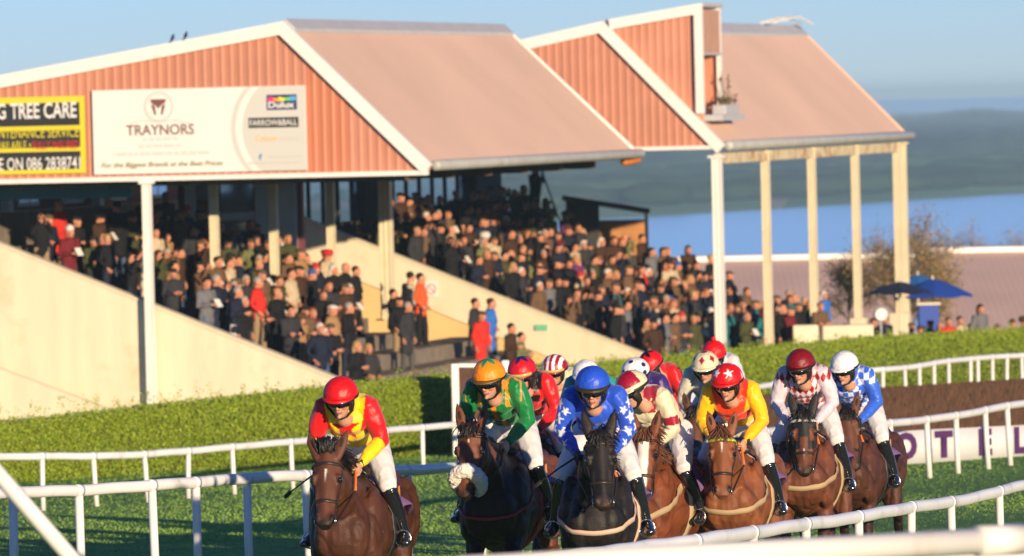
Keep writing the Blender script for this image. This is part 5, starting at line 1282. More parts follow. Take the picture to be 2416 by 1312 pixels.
def sil3(reg, t, c, n): o = base(c, RED); o[(reg == 0) & (c[:, 2] < 1.99) & (c[:, 2] > 1.93)] = BLK; o[(reg == 0) & (t > .93)] = BLK; return o
def sil4(reg, t, c, n): return base(c, CRM)
def sil5(reg, t, c, n): return base(c, C_('#1f8f8f'))
def sil6(reg, t, c, n):
    o = base(c, BLU); sl = reg > 0
    u = c[:, 2] * 1.0; 
    for s in (-1, 1):
        for (x0, z0, rr) in ((.24, 2.06, .045), (.23, 1.95, .05), (.27, 1.84, .05), (.36, 1.76, .042), (.14, 2.0, .045), (.32, 2.0, .04), (.15, 1.88, .05), (.34, 1.88, .035)):
            m_ = sl & (c[:, 1] * s > .08) & star5((c[:, 0] - x0) * .8 + (np.abs(c[:, 1]) - .22) * -.9, c[:, 2] - z0, rr, x0 * 9); o[m_] = WHT
    return o
def sil7(reg, t, c, n):
    o = base(c, CRM); y = c[:, 1]; o[(reg == 0) & (np.abs(np.abs(y) - .11) < .045) & (n[:, 2] > -.3)] = MAR
    up_ = (reg == 1) | (reg == 3); o[up_ & (t > .60) & (t < .88)] = MAR; return o
def sil8(reg, t, c, n): o = base(c, C_('#35206a')); return o
def sil9(reg, t, c, n):
    o = base(c, RED)
    for (y0, x0) in ((.14, .10), (-.14, .10), (0, -.06), (.22, .24), (-.22, .24), (.1, -.2), (-.1, -.2)): o[star5(c[:, 1] - y0, c[:, 0] - x0, .06)] = BLK
    return o
def sil10(reg, t, c, n): o = base(c, C_('#c9c4b4')); return o
def sil11(reg, t, c, n): o = base(c, C_('#c8c8d0')); return o
def sil12(reg, t, c, n): o = base(c, ORD); o[reg > 0] = C_('#f4bb0c'); o[(reg == 0) & (t < .25)] = C_('#f4bb0c'); return o
def sil13(reg, t, c, n):
    k = .052; a = ((c[:, 1] / k + (c[:, 2] + c[:, 0]) / (k * 2.2)) // 1 + (c[:, 1] / k - (c[:, 2] + c[:, 0]) / (k * 2.2)) // 1) % 2
    o = base(c, C_('#d6c8d4')); o[(reg == 0) & (a < 1)] = C_('#9c1418'); o[((reg == 1) | (reg == 3)) & (t < .18) & (a < 1)] = C_('#9c1418'); return o
def sil14(reg, t, c, n):
    k = .05; a = (np.floor(c[:, 1] / k) + np.floor((c[:, 2] * .8 + c[:, 0] * .6) / k)) % 2; o = base(c, C_('#2f63d8')); o[(reg == 0) & (a < 1)] = C_('#d8e2f4'); o[((reg == 1) | (reg == 3)) & (t < .25) & (a < 1)] = C_('#d8e2f4'); return o
def solid(col): return lambda a, e, d: col
def cap_star(b, s, n=5, k=.55):
    def f(a, e, d):
        r_ = math.acos(max(-1, min(1, d.z))); ang = (a + math.pi / n) % (2 * math.pi / n) - math.pi / n; rr = .75 - abs(ang) * n / math.pi * k; return s if r_ < rr else b
    return f
def cap_stripes(a, e, d): return MAR if math.floor(d.y * 4.3 + .5) % 2 == 0 else WHT
def cap_dots(a, e, d):
    for q in ((.25, 0, .97), (.75, .45, .45), (.75, -.45, .45), (0, .8, .6), (0, -.8, .6), (-.7, 0, .7), (.93, 0, .30), (.3, .93, .15), (.3, -.93, .15)):
        if (d - Vector(q).normalized()).length < .17: return NAV
    return WHT
def cap_quart(a, e, d):
    if d.x > .35 and abs(d.z - .30) < .05: return MAR
    if d.x > .35 and d.z < .2: return CRM
    return MAR if (d.y > -.05 and d.x > -.2 and d.z > .2) or (d.y < -.1 and d.x < 0) else CRM
def cap_diam(a, e, d):
    for az in range(6):
        q = Vector((math.cos(az * math.pi / 3) * .8, math.sin(az * math.pi / 3) * .8, .6)); v = d - q; tx = Vector((-q.y, q.x, 0)).normalized(); tz = q.cross(tx).normalized()
        if abs(v.dot(tx)) / .30 + abs(v.dot(tz)) / .40 < .75: return MAR
    return MAR if d.z > .97 else CRM
def cap_stars(a, e, d):
    for q, rr in (((.62, -.42, .62), .34), ((.66, .40, .62), .34), ((-.3, .3, .9), .26), ((-.1, -.9, .4), .26), ((-.1, .95, .2), .24)):
        q = Vector(q).normalized(); tx = Vector((-q.y, q.x, 0)).normalized(); tz = q.cross(tx); v = d - q
        if v.length < .5 and star5(np.array([v.dot(tx)]), np.array([v.dot(tz)]), rr)[0]: return WHT
    return RED
BAY = dict(coat=(.145, .047, .022), points=(.016, .010, .008), muzzle=(.035, .018, .012))
DBAY = dict(coat=(.078, .028, .016), points=(.012, .008, .007), muzzle=(.025, .015, .012), face=(.105, .038, .020))
def co(**k): d = dict(k.pop('b')); d.update(k); return d
BLACKC = dict(coat=(.014, .011, .011), points=(.010, .008, .008), muzzle=(.035, .018, .013))
CHEST = dict(coat=(.225, .074, .028), muzzle=(.24, .09, .045))
DCHEST = dict(coat=(.17, .048, .018), muzzle=(.16, .055, .03))
RUN = [
 dict(hx=803, ht=887, D=46.8, th=9, rig=(23, -1, 26, 4, 1), coat=co(b=DBAY, blaze=(.12, .24, .012, .004)), flare=1, mane_side=1, forelock=1.6, girth=None, cap=solid(RED), silk=sil1, hyaw=-6, whip=-1,
      hl='dark bay horse leading the field with a small white star and tousled black forelock', jl='jockey in yellow jacket with red sleeves and a plain red cap', wl='black whip held by the jockey in yellow and red'),
 dict(hx=1153, ht=845, D=48.8, th=11, rig=(27, -5, 18, -2), coat=co(b=BAY, chest=(.022, .012, .010), blaze=(.10, .125, .008, .006)), fleece=True, girth=mat('red_martingale', (.35, .02, .03), .6), gw=.02, cap=cap_star(ORG, C_('#1c9060')), silk=sil2, hyaw=-14, peak=C_('#6a5020'), orange_rein=False,
      hl='bay horse with a fluffy white sheepskin noseband and red breast strap', jl='jockey in green jacket with orange braces and an orange cap topped by a green star'),
 dict(hx=1231, ht=840, D=56, th=12, rig=(25, 8, 20, 0), coat=BLACKC, cap=cap_star(C_('#c81828'), NAV), silk=sil3, hyaw=-12, gloves=1, spare=1, orange_rein=False, far=1,
      hl='black horse mostly hidden behind the green jockey', jl='jockey in plain red jacket and red cap with a dark star, behind the green jockey'),
 dict(hx=1308, ht=835, D=63, th=10, rig=(24, 0, 20, 0), coat=DBAY, cap=cap_stripes, silk=sil4, hyaw=-10, spare=1, far=1, peak=MAR,
      hl='dark horse under the jockey with the striped cap', jl='jockey in cream jacket and maroon cap with white stripes'),
 dict(hx=1382, ht=848, D=60, th=10, rig=(24, 0, 20, 0), coat=BAY, cap=solid(WHT), silk=sil5, hyaw=0, far=1,
      hl='bay horse hidden behind the black horse of the blue jockey', jl='jockey in white cap and teal jacket peeping from behind the blue jockey'),
 dict(hx=1397, ht=862, D=46.8, th=4, rig=(28, 8, 20, 0), coat=BLACKC, girth=mat('pinkish_strap', (.62, .42, .32), .7), gw=.035, cap=solid(BLU), silk=sil6, hyaw=-2, gloves=1, mane_side=1, peak=C_('#3a3010'), whip=-1,
      hl='black horse with pointed ears and pale breast girth in the middle of the field', jl='jockey in royal blue jacket with white stars on the sleeves and a blue cap', wl='black whip held beside the black horse by the jockey in blue'),
 dict(hx=1492, ht=872, D=52, th=24, rig=(28, 33, 18, -24), coat=co(b=DCHEST, blaze=(.02, .50, .050, .040)), hair=M_chair, girth=M_tan, gw=.05, cap=cap_quart, silk=sil7, hyaw=-38, hpitch=26, mane_side=1,
      hl='chestnut horse with a broad white blaze beside the black horse', jl='jockey in cream jacket with maroon panels and a cream and maroon cap looking down'),
 dict(hx=1500, ht=843, D=57.5, th=15, rig=(24, 0, 20, 0), coat=DBAY, cap=cap_dots, silk=sil8, hyaw=-15, far=1, hpitch=26,
      hl='dark horse hidden behind the chestnut with the blaze', jl='jockey in white cap with navy spots and a purple jacket'),
 dict(hx=1537, ht=826, D=65, th=20, rig=(24, 0, 20, 0), coat=BAY, cap=cap_star(RED, BLK), silk=sil9, hyaw=-30, far=1, hpitch=34,
      hl='bay horse at the back under the red and black starred jockey', jl='jockey in red jacket scattered with black stars bending low at the back'),
 dict(hx=1664, ht=827, D=61, th=8, rig=(24, -5, 20, 4), coat=DBAY, cap=cap_diam, silk=sil10, hyaw=-10, far=1, peak=CRM, mane_side=1, pose=dict(),
      hl='dark brown horse just behind the chestnut with the green browband', jl='jockey in pale silver jacket and white cap with maroon diamonds'),
 dict(hx=1684, ht=802, D=68, th=10, rig=(24, 0, 20, 0), coat=BLACKC, cap=solid(RED), silk=sil11, hyaw=5, far=1, pom=RED,
      hl='dark horse hidden at the very back of the field', jl='jockey at the very back in a red cap with a pompom'),
 dict(hx=1716, ht=856, D=52.5, th=9, rig=(24, 1, 22, 4), coat=co(b=CHEST, blaze=(.10, .20, .014, .004)), hair=M_chair, girth=M_tan, gw=.045, browc=mat('lime_browband', (.45, .55, .05), .6), cap=cap_stars, silk=sil12, hyaw=-14, peak=RED,
      hl='bright chestnut horse with a lime green browband and small star', jl='jockey in orange jacket with yellow sleeves and a red cap with white stars'),
 dict(hx=1888, ht=822, D=56, th=9, rig=(24, 8, 18, -2), coat=co(b=BAY, hood=1, blaze=(.33, .44, .008, .006), lip=(.5, .42, .38)), girth=M_tan, gw=.045, browc=mat('check_browband', (.55, .55, .5), .6), cap=solid(C_('#7a0c18')), silk=sil13, hyaw=-16, gloves=0, legs=1, peak=C_('#3a1010'),
      hl='bay horse wearing a black ear hood and pale browband', jl='jockey in white jacket with dark red diamonds and a dark red cap'),
 dict(hx=1992, ht=827, D=58.5, th=13, rig=(24, 11, 20, 12), coat=DBAY, girth=None, cap=solid(WHT), silk=sil14, hyaw=-16, gloves=1, legs=1, orange_rein=True, whip=None,
      hl='dark bay horse on the far right carrying the blue and white check jockey', jl='jockey in blue jacket with a blue and white checked front and a white cap'),
]
def build_field(only=None):
    for i, cfg in enumerate(RUN):
        if only is not None and i not in only: continue
        cfg.setdefault('seed', i + 1)
        if cfg.get('far'): cfg['voxel'] = .016; cfg['vj'] = .012
        th = R(cfg['th']); f = Vector((-math.sin(th), -math.cos(th), 0)); rz = math.atan2(f.y, f.x)
        cfg['whiplabel'] = cfg.get('wl', '')
        hd = P(cfg['hx'], cfg['ht'], cfg['D']); zt_ = hd.z
        J = Vector(JP['head']); base_ = Vector((hd.x, hd.y, 0)) - Matrix.Rotation(rz, 3, 'Z') @ Vector((J.x, 0, 0)); base_.z = zt_ - (J.z + .048 + .130 + .004)
        root = empty('race_horse', base_, rz); tag(root, cfg['hl'], 'horse', 'race horses galloping towards the camera')
        build_horse(root, cfg)
        jb, W = build_jockey('person', cfg); jb.location = base_; jb.rotation_euler = (0, 0, rz); tag(jb, cfg['jl'], 'jockey', 'jockeys riding in the race')
        if W: W.location = base_; W.rotation_euler = (0, 0, rz)
        if '_whip' in jb: del jb['_whip']
import os
build_field([0, 1, 5] if os.environ.get('QUICK') else None)
# ================================================================== crowd
def crowd_base(kind, seed):
    """returns dict of meshes: body(skin), coat, trousers, hair. standing 1.72 m, facing +X"""
    rg = random.Random(seed); out = {}
    lean = rg.uniform(-.02, .04); hw = Vector((.02 + lean, 0, 1.59))
    sh = .185; lf = rg.uniform(-.04, .06)
    Lk = {'stand': 0, 'sit': 1}.get(kind, 0)
    z0 = 0.0
    hipz = .90; 
    if kind == 'sit': hipz = .46
    dz = hipz - .90; H = lambda x, y, z: Vector((x, y, z + dz))
    HT = H(.03 + lean, 0, 1.60)
    arms = {}
    for s in (-1, 1):
        S = H(lean, s * sh, 1.40)
        if kind == 'glass': A = [S, H(.16, s * .26, 1.25), H(.22, s * .08, 1.56)]
        elif kind == 'card': A = [S, H(.02, s * .25, 1.12), H(.27, s * .08, 1.16)]
        elif kind == 'pocket': A = [S, H(-.05, s * .28, 1.13), H(.10, s * .20, .96)]
        elif kind == 'fold': A = [S, H(.05, s * .25, 1.12), H(.20, -s * .06, 1.14)]
        elif kind == 'sit': A = [S, H(.08, s * .25, 1.13), H(.30, s * .12, 1.02)]
        else: A = [S, H(-.01, s * .25, 1.12), H(.06, s * .24, .88)]
        arms[s] = A
    legs = {}
    for s in (-1, 1):
        if kind == 'sit': legs[s] = [H(0, s * .09, .90), Vector((.42, s * .12, .48)), Vector((.42, s * .11, .08)), Vector((.55, s * .12, .03))]
        else: legs[s] = [Vector((0, s * .09, .90)), Vector((.02 + lf * s, s * .10, .48)), Vector((lf * s * 1.5, s * .11, .08)), Vector((.13 + lf * s * 1.5, s * .13, .03))]
    mb = MB()
    hv = LOWV; M = Matrix.Identity(3)
    mb.add([Vector(v) + HT for v in hv], LOWF); nh = len(mb.V)
    mb.tube([HT + Vector((-.03, 0, -.12)), H(0, 0, 1.40), H(0, 0, .95)], [(.05, .05), (.07, .12), (.08, .12)], 10, side=(1, 0, 0))
    for s in (-1, 1):
        A = arms[s]; mb.tube(A, [.04, .032, .024], 6); d = (A[2] - A[1]).normalized(); hm = hand_lo(A[2], d, Vector((0, -s, 0)), s); mb.add(hm.V, hm.F)
        mb.tube(legs[s][:3], [.06, .045, .03], 6)
    me = mb.mesh('person', True); cols = np.empty((len(mb.V), 3)); cols[:] = (.52, .23, .14); cols[:nh] = LOWC; set_cols(me, cols); out['body'] = me
    # coat
    mb = MB(); long_ = kind in ('pocket', 'stand') and rg.random() < .6 or kind == 'long'; bot = .80 if not long_ else .55
    if kind == 'sit': bot = .84
    fem = rg.random() < .35; wd = .17 if fem else .195; bl = rg.uniform(0, .04)
    mb.tube([H(-.01, 0, bot), H(0, 0, .95), H(.01 + bl, 0, 1.12), H(lean * .5 + .01, 0, 1.30), H(lean, 0, 1.42), H(lean + .01, 0, 1.475)], [(.135, .20), (.125, .185), (.125 + bl, wd - .01), (.13, wd + .02), (.105, wd), (.07, .075)], 18, side=(1, 0, 0))
    for s in (-1, 1):
        A = arms[s]; mb.ell(A[0], (.075, .07, .07)); mb.tube([A[0], A[1], A[2] - (A[2] - A[1]).normalized() * .03], [.066, .058, .044], 10)
    me = remesh(mb, .022, 3); c = coords(me); nn = np.empty(len(c) * 3, dtype=np.float32); me.vertices.foreach_get('normal', nn); w_ = np.array([noise.noise(Vector((p[0] * 9 + seed, p[1] * 9, p[2] * 7))) for p in c]); c = c + nn.reshape(-1, 3) * (w_ * .022)[:, None]; me.vertices.foreach_set('co', c.astype(np.float32).ravel())
    me.polygons.foreach_set('use_smooth', [True] * len(me.polygons)); out['coat'] = me
    mb = MB()
    for s in (-1, 1):
        L_ = legs[s]; mb.tube([L_[0] + Vector((0, 0, .02)), L_[1], L_[2]], [.098, .074, .062], 12)
    out['trousers'] = mb.mesh('trousers', True)
    mb = MB()
    for s in (-1, 1):
        L_ = legs[s]; mb.tube([L_[2] + Vector((-.05, 0, -.035)), L_[2] + Vector((.05, 0, -.03)), L_[3]], [(.035, .04), (.045, .045), (.025, .04)], 10, side=(0, 0, 1))
    out['shoes'] = mb.mesh('shoes', True)
    out['HT'] = HT; out['arms'] = arms; return out
def hand_lo(w_, d, n, s):
    mb = MB(); n = (n - d * n.dot(d)).normalized(); sd = d.cross(n) * s
    mb.tube([w_, w_ + d * .08], [(.014, .03), (.013, .038)], 6, side=n)
    for o, L in ((.030, .055), (.010, .065), (-.010, .06), (-.029, .045)):
        p = w_ + d * .078 + sd * o; mb.tube([p, p + d * L * .5 + n * .008, p + d * L + n * .022], [.009, .009, .006], 4)
    p = w_ + d * .03 + sd * .03; mb.tube([p, p + d * .03 + sd * .025, p + d * .055 + sd * .03 + n * .01], [.012, .010, .008], 4); return mb
lo = human_head(.011); LOWV = coords(lo); LOWF = [tuple(p.vertices) for p in lo.polygons]; LC = np.empty(len(LOWV) * 4, dtype=np.float32); lo.color_attributes['Col'].data.foreach_get('color', LC); LOWC = LC.reshape(-1, 4)[:, :3] * np.array([1.0, .84, .76])
def hair_mesh(kind):
    mb = MB()
    if kind == 'short': 
        V, Fs = ellip((-.020, 0, .045), (.100, .084, .090), 18, 12); 
        V = [v if not (v.x > .05 and v.z < .06) else Vector((v.x - .03, v.y * .92, v.z)) for v in V]; V = [Vector((v.x, v.y, max(v.z, -.02 if v.x > -.03 else -.07))) for v in V]; mb.add(V, Fs)
    elif kind == 'long':
        V, Fs = ellip((-.022, 0, .040), (.104, .092, .098), 18, 12); V = [v if not (v.x > .045 and v.z < .06) else Vector((v.x - .04, v.y, v.z)) for v in V]; mb.add(V, Fs)
        mb.tube([(-.05, 0, .03), (-.065, 0, -.06), (-.055, 0, -.17)], [(.06, .09), (.05, .098), (.03, .085)], 12, side=(1, 0, 0))
    elif kind == 'flatcap':
        V, Fs = ellip((-.012, 0, .078), (.122, .098, .050), 18, 10); V = [Vector((v.x, v.y, v.z - .02 * max(0, v.x / .12))) for v in V]; mb.add(V, Fs)
        mb.tube([(.085, 0, .050), (.128, 0, .040)], [(.010, .062), (.006, .045)], 10, side=(0, 0, 1)); mb.tube([(-.06, 0, .05), (-.075, 0, -.03)], [(.03, .07), (.02, .06)], 10, side=(1, 0, 0))
    elif kind == 'beanie':
        V, Fs = ellip((-.012, 0, .055), (.106, .090, .105), 18, 12); V = [Vector((v.x, v.y, max(v.z, .025))) for v in V]; mb.add(V, Fs)
    elif kind == 'brimhat':
        mb.ell((-.01, 0, .095), (.098, .086, .065), 18, 10); mb.tube([(-.01, 0, .066), (-.01, 0, .076)], [(.158, .145), (.150, .138)], 22, side=(1, 0, 0))
    elif kind == 'bald':
        mb.tube([(-.05, 0, .03), (-.075, 0, -.03), (-.07, 0, -.06)], [(.045, .083), (.03, .080), (.02, .06)], 12, side=(1, 0, 0))
    return mb.mesh(kind + '_hair', True)
HAIR = {k: hair_mesh(k) for k in ('short', 'long', 'flatcap', 'beanie', 'brimhat', 'bald')}
KINDS_ = ['stand', 'pocket', 'card', 'glass', 'fold', 'long', 'stand', 'card']
BASES = [(k, crowd_base(k, i)) for i, k in enumerate(KINDS_)]; SITB = crowd_base('sit', 20)
def fm(name, col, rough=.85): return mat(name, col, rough, spec=.2, var=.12, vscale=9)
COATS = {  # name: (material, weight)
 'black': (fm('black_wool', (.010, .010, .012)), 38), 'dark navy': (fm('navy_wool', (.012, .016, .035)), 20), 'charcoal': (fm('charcoal_wool', (.03, .03, .035)), 13), 'dark brown': (fm('dark_brown_wool', (.05, .025, .014)), 22),
 'brown tweed': (fm('brown_tweed', (.13, .075, .04)), 13), 'olive green': (fm('olive_wax', (.055, .060, .022)), 10), 'tan': (fm('tan_coat', (.34, .20, .09)), 5), 'beige': (fm('beige_coat', (.48, .38, .26)), 6), 'grey': (fm('grey_coat', (.14, .14, .15)), 6),
 'maroon': (fm('maroon_coat', (.14, .015, .02)), 4), 'red': (fm('red_coat', (.55, .03, .02)), 3), 'orange-red': (fm('orange_coat', (.75, .10, .03)), 1), 'bright blue': (fm('blue_coat', (.03, .14, .50)), .8), 'cream': (fm('cream_coat', (.70, .62, .46)), 1.6), 'purple': (fm('purple_coat', (.13, .03, .12)), 1.2), 'teal': (fm('teal_coat', (.02, .14, .16)), 1), 'pink': (fm('pink_coat', (.70, .06, .20)), .8), 'moss': (fm('moss_jumper', (.14, .15, .06)), 2)}
TRS = [fm('dark_trousers', (.012, .012, .015)), fm('navy_trousers', (.015, .02, .04)), fm('denim', (.06, .10, .19)), fm('khaki_trousers', (.28, .20, .11)), fm('grey_trousers', (.08, .08, .08))]
HCOL = {'black': fm('black_hair', (.010, .008, .007), .6), 'brown': fm('brown_hair', (.05, .025, .012), .6), 'dark': fm('dark_hair', (.02, .012, .008), .6), 'fair': fm('fair_hair', (.38, .24, .10), .6), 'ginger': fm('ginger_hair', (.28, .09, .02), .6), 'grey': fm('grey_hair', (.30, .29, .28), .7), 'white': fm('white_hair', (.55, .53, .50), .7)}
HATC = {'tweed': fm('tweed_cap', (.10, .08, .05)), 'dark': fm('dark_cap', (.02, .02, .02)), 'white': fm('white_hat', (.62, .60, .56)), 'red': fm('red_hat', (.45, .03, .03)), 'blue': fm('blue_hat', (.04, .10, .35)), 'brown': fm('brown_hat', (.08, .045, .025))}
M_shoe = fm('dark_shoes', (.012, .010, .009), .5); M_card = mat('racecard_paper', (.70, .68, .62), .7); M_bino = mat('black_binoculars', (.012, .012, .012), .35); M_lens = mat('binocular_lens', (.30, .25, .15), .05, spec=1, metal=.9)
cnames = list(COATS); cw = [COATS[k][1] for k in cnames]
NP = [0]; usedl = {}
def slot_mesh(me):
    if not me.materials: me.materials.append(None)
def add_person(x, y, z, face, base=None, coat=None, hair=None, hcol=None, trs=None, where='', scale=None, label=None, group='spectators in the stands', item=None):
    rg = random
    k, b = base if base else rg.choice(BASES); coat = coat or rg.choices(cnames, cw)[0]
    if hair is None: hair = rg.choices(['short', 'long', 'flatcap', 'beanie', 'brimhat', 'bald'], [46, 20, 17, 4, 4, 9])[0]
    if hcol is None:
        hcol = rg.choice(list(HATC)) if hair in ('flatcap', 'beanie', 'brimhat') else rg.choices(list(HCOL), [18, 22, 18, 10, 5, 16, 10])[0]
        if hair == 'flatcap': hcol = rg.choice(['tweed', 'dark', 'brown', 'tweed'])
        if hair == 'bald': hcol = rg.choice(['grey', 'white', 'dark'])
    o = obj('person', b['body'], None); slot_mesh(b['body']); o.material_slots[0].link = 'OBJECT'; o.material_slots[0].material = M_skin
    sc = scale or rg.uniform(.93, 1.05); o.scale = (sc, sc, sc); o.location = (x, y, z); o.rotation_euler = (0, 0, face)
    def part(nm, me, m, loc=None):
        slot_mesh(me); p = obj(nm, me, None, o); p.material_slots[0].link = 'OBJECT'; p.material_slots[0].material = m
        if loc is not None: p.location = loc
        return p
    part('coat', b['coat'], COATS[coat][0]); part('trousers', b['trousers'], trs or rg.choices(TRS, [40, 20, 16, 12, 12])[0]); part('shoes', b['shoes'], M_shoe)
    hat = hair in ('flatcap', 'beanie', 'brimhat')
    part({'flatcap': 'flat_cap', 'beanie': 'woolly_hat', 'brimhat': 'brimmed_hat'}.get(hair, 'hair'), HAIR[hair], (HATC if hat else HCOL)[hcol], b['HT'])
    hd = {'short': f'short {hcol} hair', 'long': f'long {hcol} hair', 'flatcap': f'{hcol} flat cap' if hcol != 'tweed' else 'tweed flat cap', 'beanie': f'{hcol} woolly hat', 'brimhat': f'{hcol} brimmed hat', 'bald': f'bald {hcol} head'}[hair]
    act = {'card': 'hands together', 'glass': 'raising binoculars', 'fold': 'arms folded', 'pocket': 'hands in pockets', 'sit': 'sitting'}.get(k, 'standing')
    o['label'] = label or f'{coat} coat, {hd}, {act}, {where}'.replace('coat coat', 'coat'); o['category'] = 'person'; o['group'] = group
    o['_k'] = 0; del o['_k']
    if k == 'card' and (item or rg.random() < .45):
        c = card0.copy(); COL.objects.link(c); c.rotation_euler = (0, 0, face); A = b['arms'][1][2]; c.location = Vector((x, y, z)) + rotz(face) @ (Vector((A.x + .09, 0, A.z + .03)) * sc); c['label'] = f'pale racecard held by {coat} coat, {where}'; ITEMS.append(c)
    if k == 'glass':
        c = bino0.copy(); COL.objects.link(c); c.rotation_euler = (0, 0, face); c.location = Vector((x, y, z)) + rotz(face) @ ((b['HT'] + Vector((.13, 0, .005))) * sc); c['label'] = f'black binoculars raised by {coat} coat, {where}'; ITEMS.append(c)
        for ch in bino0.children: d = ch.copy(); COL.objects.link(d); d.parent = c
    NP[0] += 1; PEOPLE.append(o); return o
PEOPLE = []; ITEMS = []
ORD = lambda i: f'{i}{"th" if 10 <= i % 100 <= 20 else {1: "st", 2: "nd", 3: "rd"}.get(i % 10, "th")}'
card0 = MB().box((0, 0, 0), (.012, .16, .20), Matrix.Rotation(R(-35), 3, 'Y')).build('racecard', M_card); tag(card0, 'racecard', 'racecard', 'racecards held by spectators')
a = MB(); a.tube([(-.05, .032, 0), (.06, .034, 0)], [.020, .028], 12); a.tube([(-.05, -.032, 0), (.06, -.034, 0)], [.020, .028], 12); a.box((0, 0, .004), (.05, .04, .02)); bino0 = a.build('binoculars', M_bino, smooth=False); tag(bino0, 'binoculars', 'binoculars', 'binoculars raised by spectators')
a = MB(); a.ell((.068, .034, 0), (.008, .024, .024)); a.build('lens', M_lens, bino0, True); a = MB(); a.ell((.068, -.034, 0), (.008, .024, .024)); a.build('lens', M_lens, bino0, True)
def facing():     # towards the track, half turned to the oncoming horses
    return math.atan2(Vv.y, Vv.x) - R(random.uniform(5, 50))
ordn = ['lowest', 'second', 'third', 'fourth', 'fifth', 'sixth', 'seventh', 'eighth', 'ninth', 'tenth', 'eleventh', 'twelfth', 'thirteenth']
def inpoly(x, y, poly):
    c = False; j = len(poly) - 1
    for i in range(len(poly)):
        if (poly[i][1] > y) != (poly[j][1] > y) and x < (poly[j][0] - poly[i][0]) * (y - poly[i][1]) / (poly[j][1] - poly[i][1]) + poly[i][0]: c = not c
        j = i
    return c
def fill(steps, u0, u1, du, dens, poly, standname, cap, head=1.6):
    cand = []
    for k, (v, z) in enumerate(steps):
        u = u0 + random.uniform(0, du)
        while u < u1:
            uu = u + random.uniform(-.18, .18); vv = v + random.uniform(-.22, .22); q = B(uu, vv, z)
            px, py = proj(q + Vector((0, 0, head)))
            dn_ = dens(px, py) if callable(dens) else dens
            if inpoly(px, py, poly) and random.random() < dn_: cand.append((k, uu, vv, z, px, py))
            u += du
    return cand
def place_all(cand, standname):
    rows = {}
    for c in cand: rows.setdefault(c[0], []).append(c)
    for k, L_ in rows.items():
        L_.sort(key=lambda c: c[4])
        for i, (k_, uu, vv, z, px, py) in enumerate(L_):
            q = B(uu, vv, z); nth = f'{i + 1}{"th" if 10 <= (i + 1) % 100 <= 20 else {1: "st", 2: "nd", 3: "rd"}.get((i + 1) % 10, "th")}'
            add_person(q.x, q.y, z, facing(), where=f'{nth} from left, {ordn[min(k, 12)]} step, {standname}')
# --- near terrace, from the photograph's crowd outline (head positions)
polyN = [(40, 470), (300, 440), (500, 500), (620, 505), (700, 580), (850, 600), (860, 650), (800, 720), (860, 830), (760, 830), (690, 790), (560, 730), (400, 690), (330, 640), (200, 600), (60, 560)]
cN = fill(steps1, .8, 14.5, .78, lambda x, y: .26 if x < 330 else .88, polyN, 'near', 80)
place_all(cN, 'near stand')
# --- far terrace
polyF = [(900, 440), (1230, 445), (1320, 500), (1400, 545), (1540, 565), (1680, 600), (1790, 700), (1800, 790), (1480, 800), (1300, 740), (1100, 640), (950, 570), (880, 520)]
cF = fill(steps2, 24.3, 47, .66, lambda x, y: .96, polyF, 'far', 200)
random.shuffle(cF); cF = cF[:212]
place_all(cF, 'far stand')
print('CROWD', len(cN), len(cF))
# --- individually placed people between the stands (pixel of feet, depth)
def spot(px, pyfeet, D, face=None, **k):
    q = P(px, pyfeet, D); return add_person(q.x, q.y, q.z, facing() if face is None else face, **k)
g3 = 'people standing in the gap between the terraces'
fr = math.atan2(Vv.y, Vv.x)
ST = BASES[0]; PK = BASES[1]; CD = BASES[2]; GL = BASES[3]; FD = BASES[4]; LG = BASES[5]
spot(995, 822, 150, fr, base=PK, coat='orange-red', hair='short', hcol='dark', label='bright orange-red jacket, back to the yellow wall, beside three people in black', group=g3)
spot(945, 868, 147, fr - .6, base=PK, coat='black', hair='flatcap', hcol='dark', label='person in a long black coat standing in front of the orange jacket', group=g3)
spot(962, 888, 145, fr - .3, base=ST, coat='charcoal', hair='short', hcol='grey', label='person in charcoal coat nearest the hedge beside the long black coat', group=g3)
spot(930, 850, 149, fr, base=FD, coat='black', hair='short', hcol='dark', label='dark-haired person in black leftmost of the group by the yellow wall', group=g3)
spot(968, 820, 151, fr + 1, base=CD, coat='cream', hair='short', hcol='black', label='person with a pale scarf and cream top between the black coats', group=g3)
spot(1158, 880, 152, fr, base=ST, coat='bright blue', hair='short', hcol='brown', label='person in bright blue jacket at the foot of the yellow wall', group=g3)
spot(1137, 905, 150, fr - .5, base=ST, coat='red', hair='flatcap', hcol='brown', label='person in red jacket just in front of the bright blue jacket', group=g3)
spot(1160, 862, 154, fr, base=PK, coat='dark navy', hair='short', hcol='black', label='tall person in dark navy behind the bright blue jacket', group=g3)
spot(1120, 875, 154, fr, base=ST, coat='charcoal', hair='short', hcol='black', label='person in charcoal half hidden left of the bright blue jacket', group=g3)
spot(1205, 935, 150, fr - .2, base=CD, coat='dark brown', hair='short', hcol='dark', label='bending person in dark brown jacket low by the hedge, right of the red jacket', group=g3)
spot(1228, 945, 151, fr, base=CD, coat='moss', hair='short', hcol='dark', label='person in mossy green low by the hedge beside the dark brown jacket', group=g3)
gn = 'people at the front of the near terrace'
spot(788, 900, 138.2, fr - .2, base=PK, coat='tan', hair='flatcap', hcol='white', trs=TRS[3], label='tan coat, khaki trousers and white cap at the front of the near terrace', group=gn)
spot(822, 902, 138.6, fr - .1, base=CD, coat='black', hair='short', hcol='grey', label='black jumper and grey hair beside the tan coat at the near terrace front', group=gn)
spot(720, 950, 138, fr + .6, base=('sit', SITB), coat='black', hair='long', hcol='brown', label='person in black crouching at the end of the cream side wall', group=gn)
spot(870, 945, 139.5, fr - .8, base=('sit', SITB), coat='charcoal', hair='long', hcol='fair', label='person sitting low on the steps right of the black jumper', group=gn)
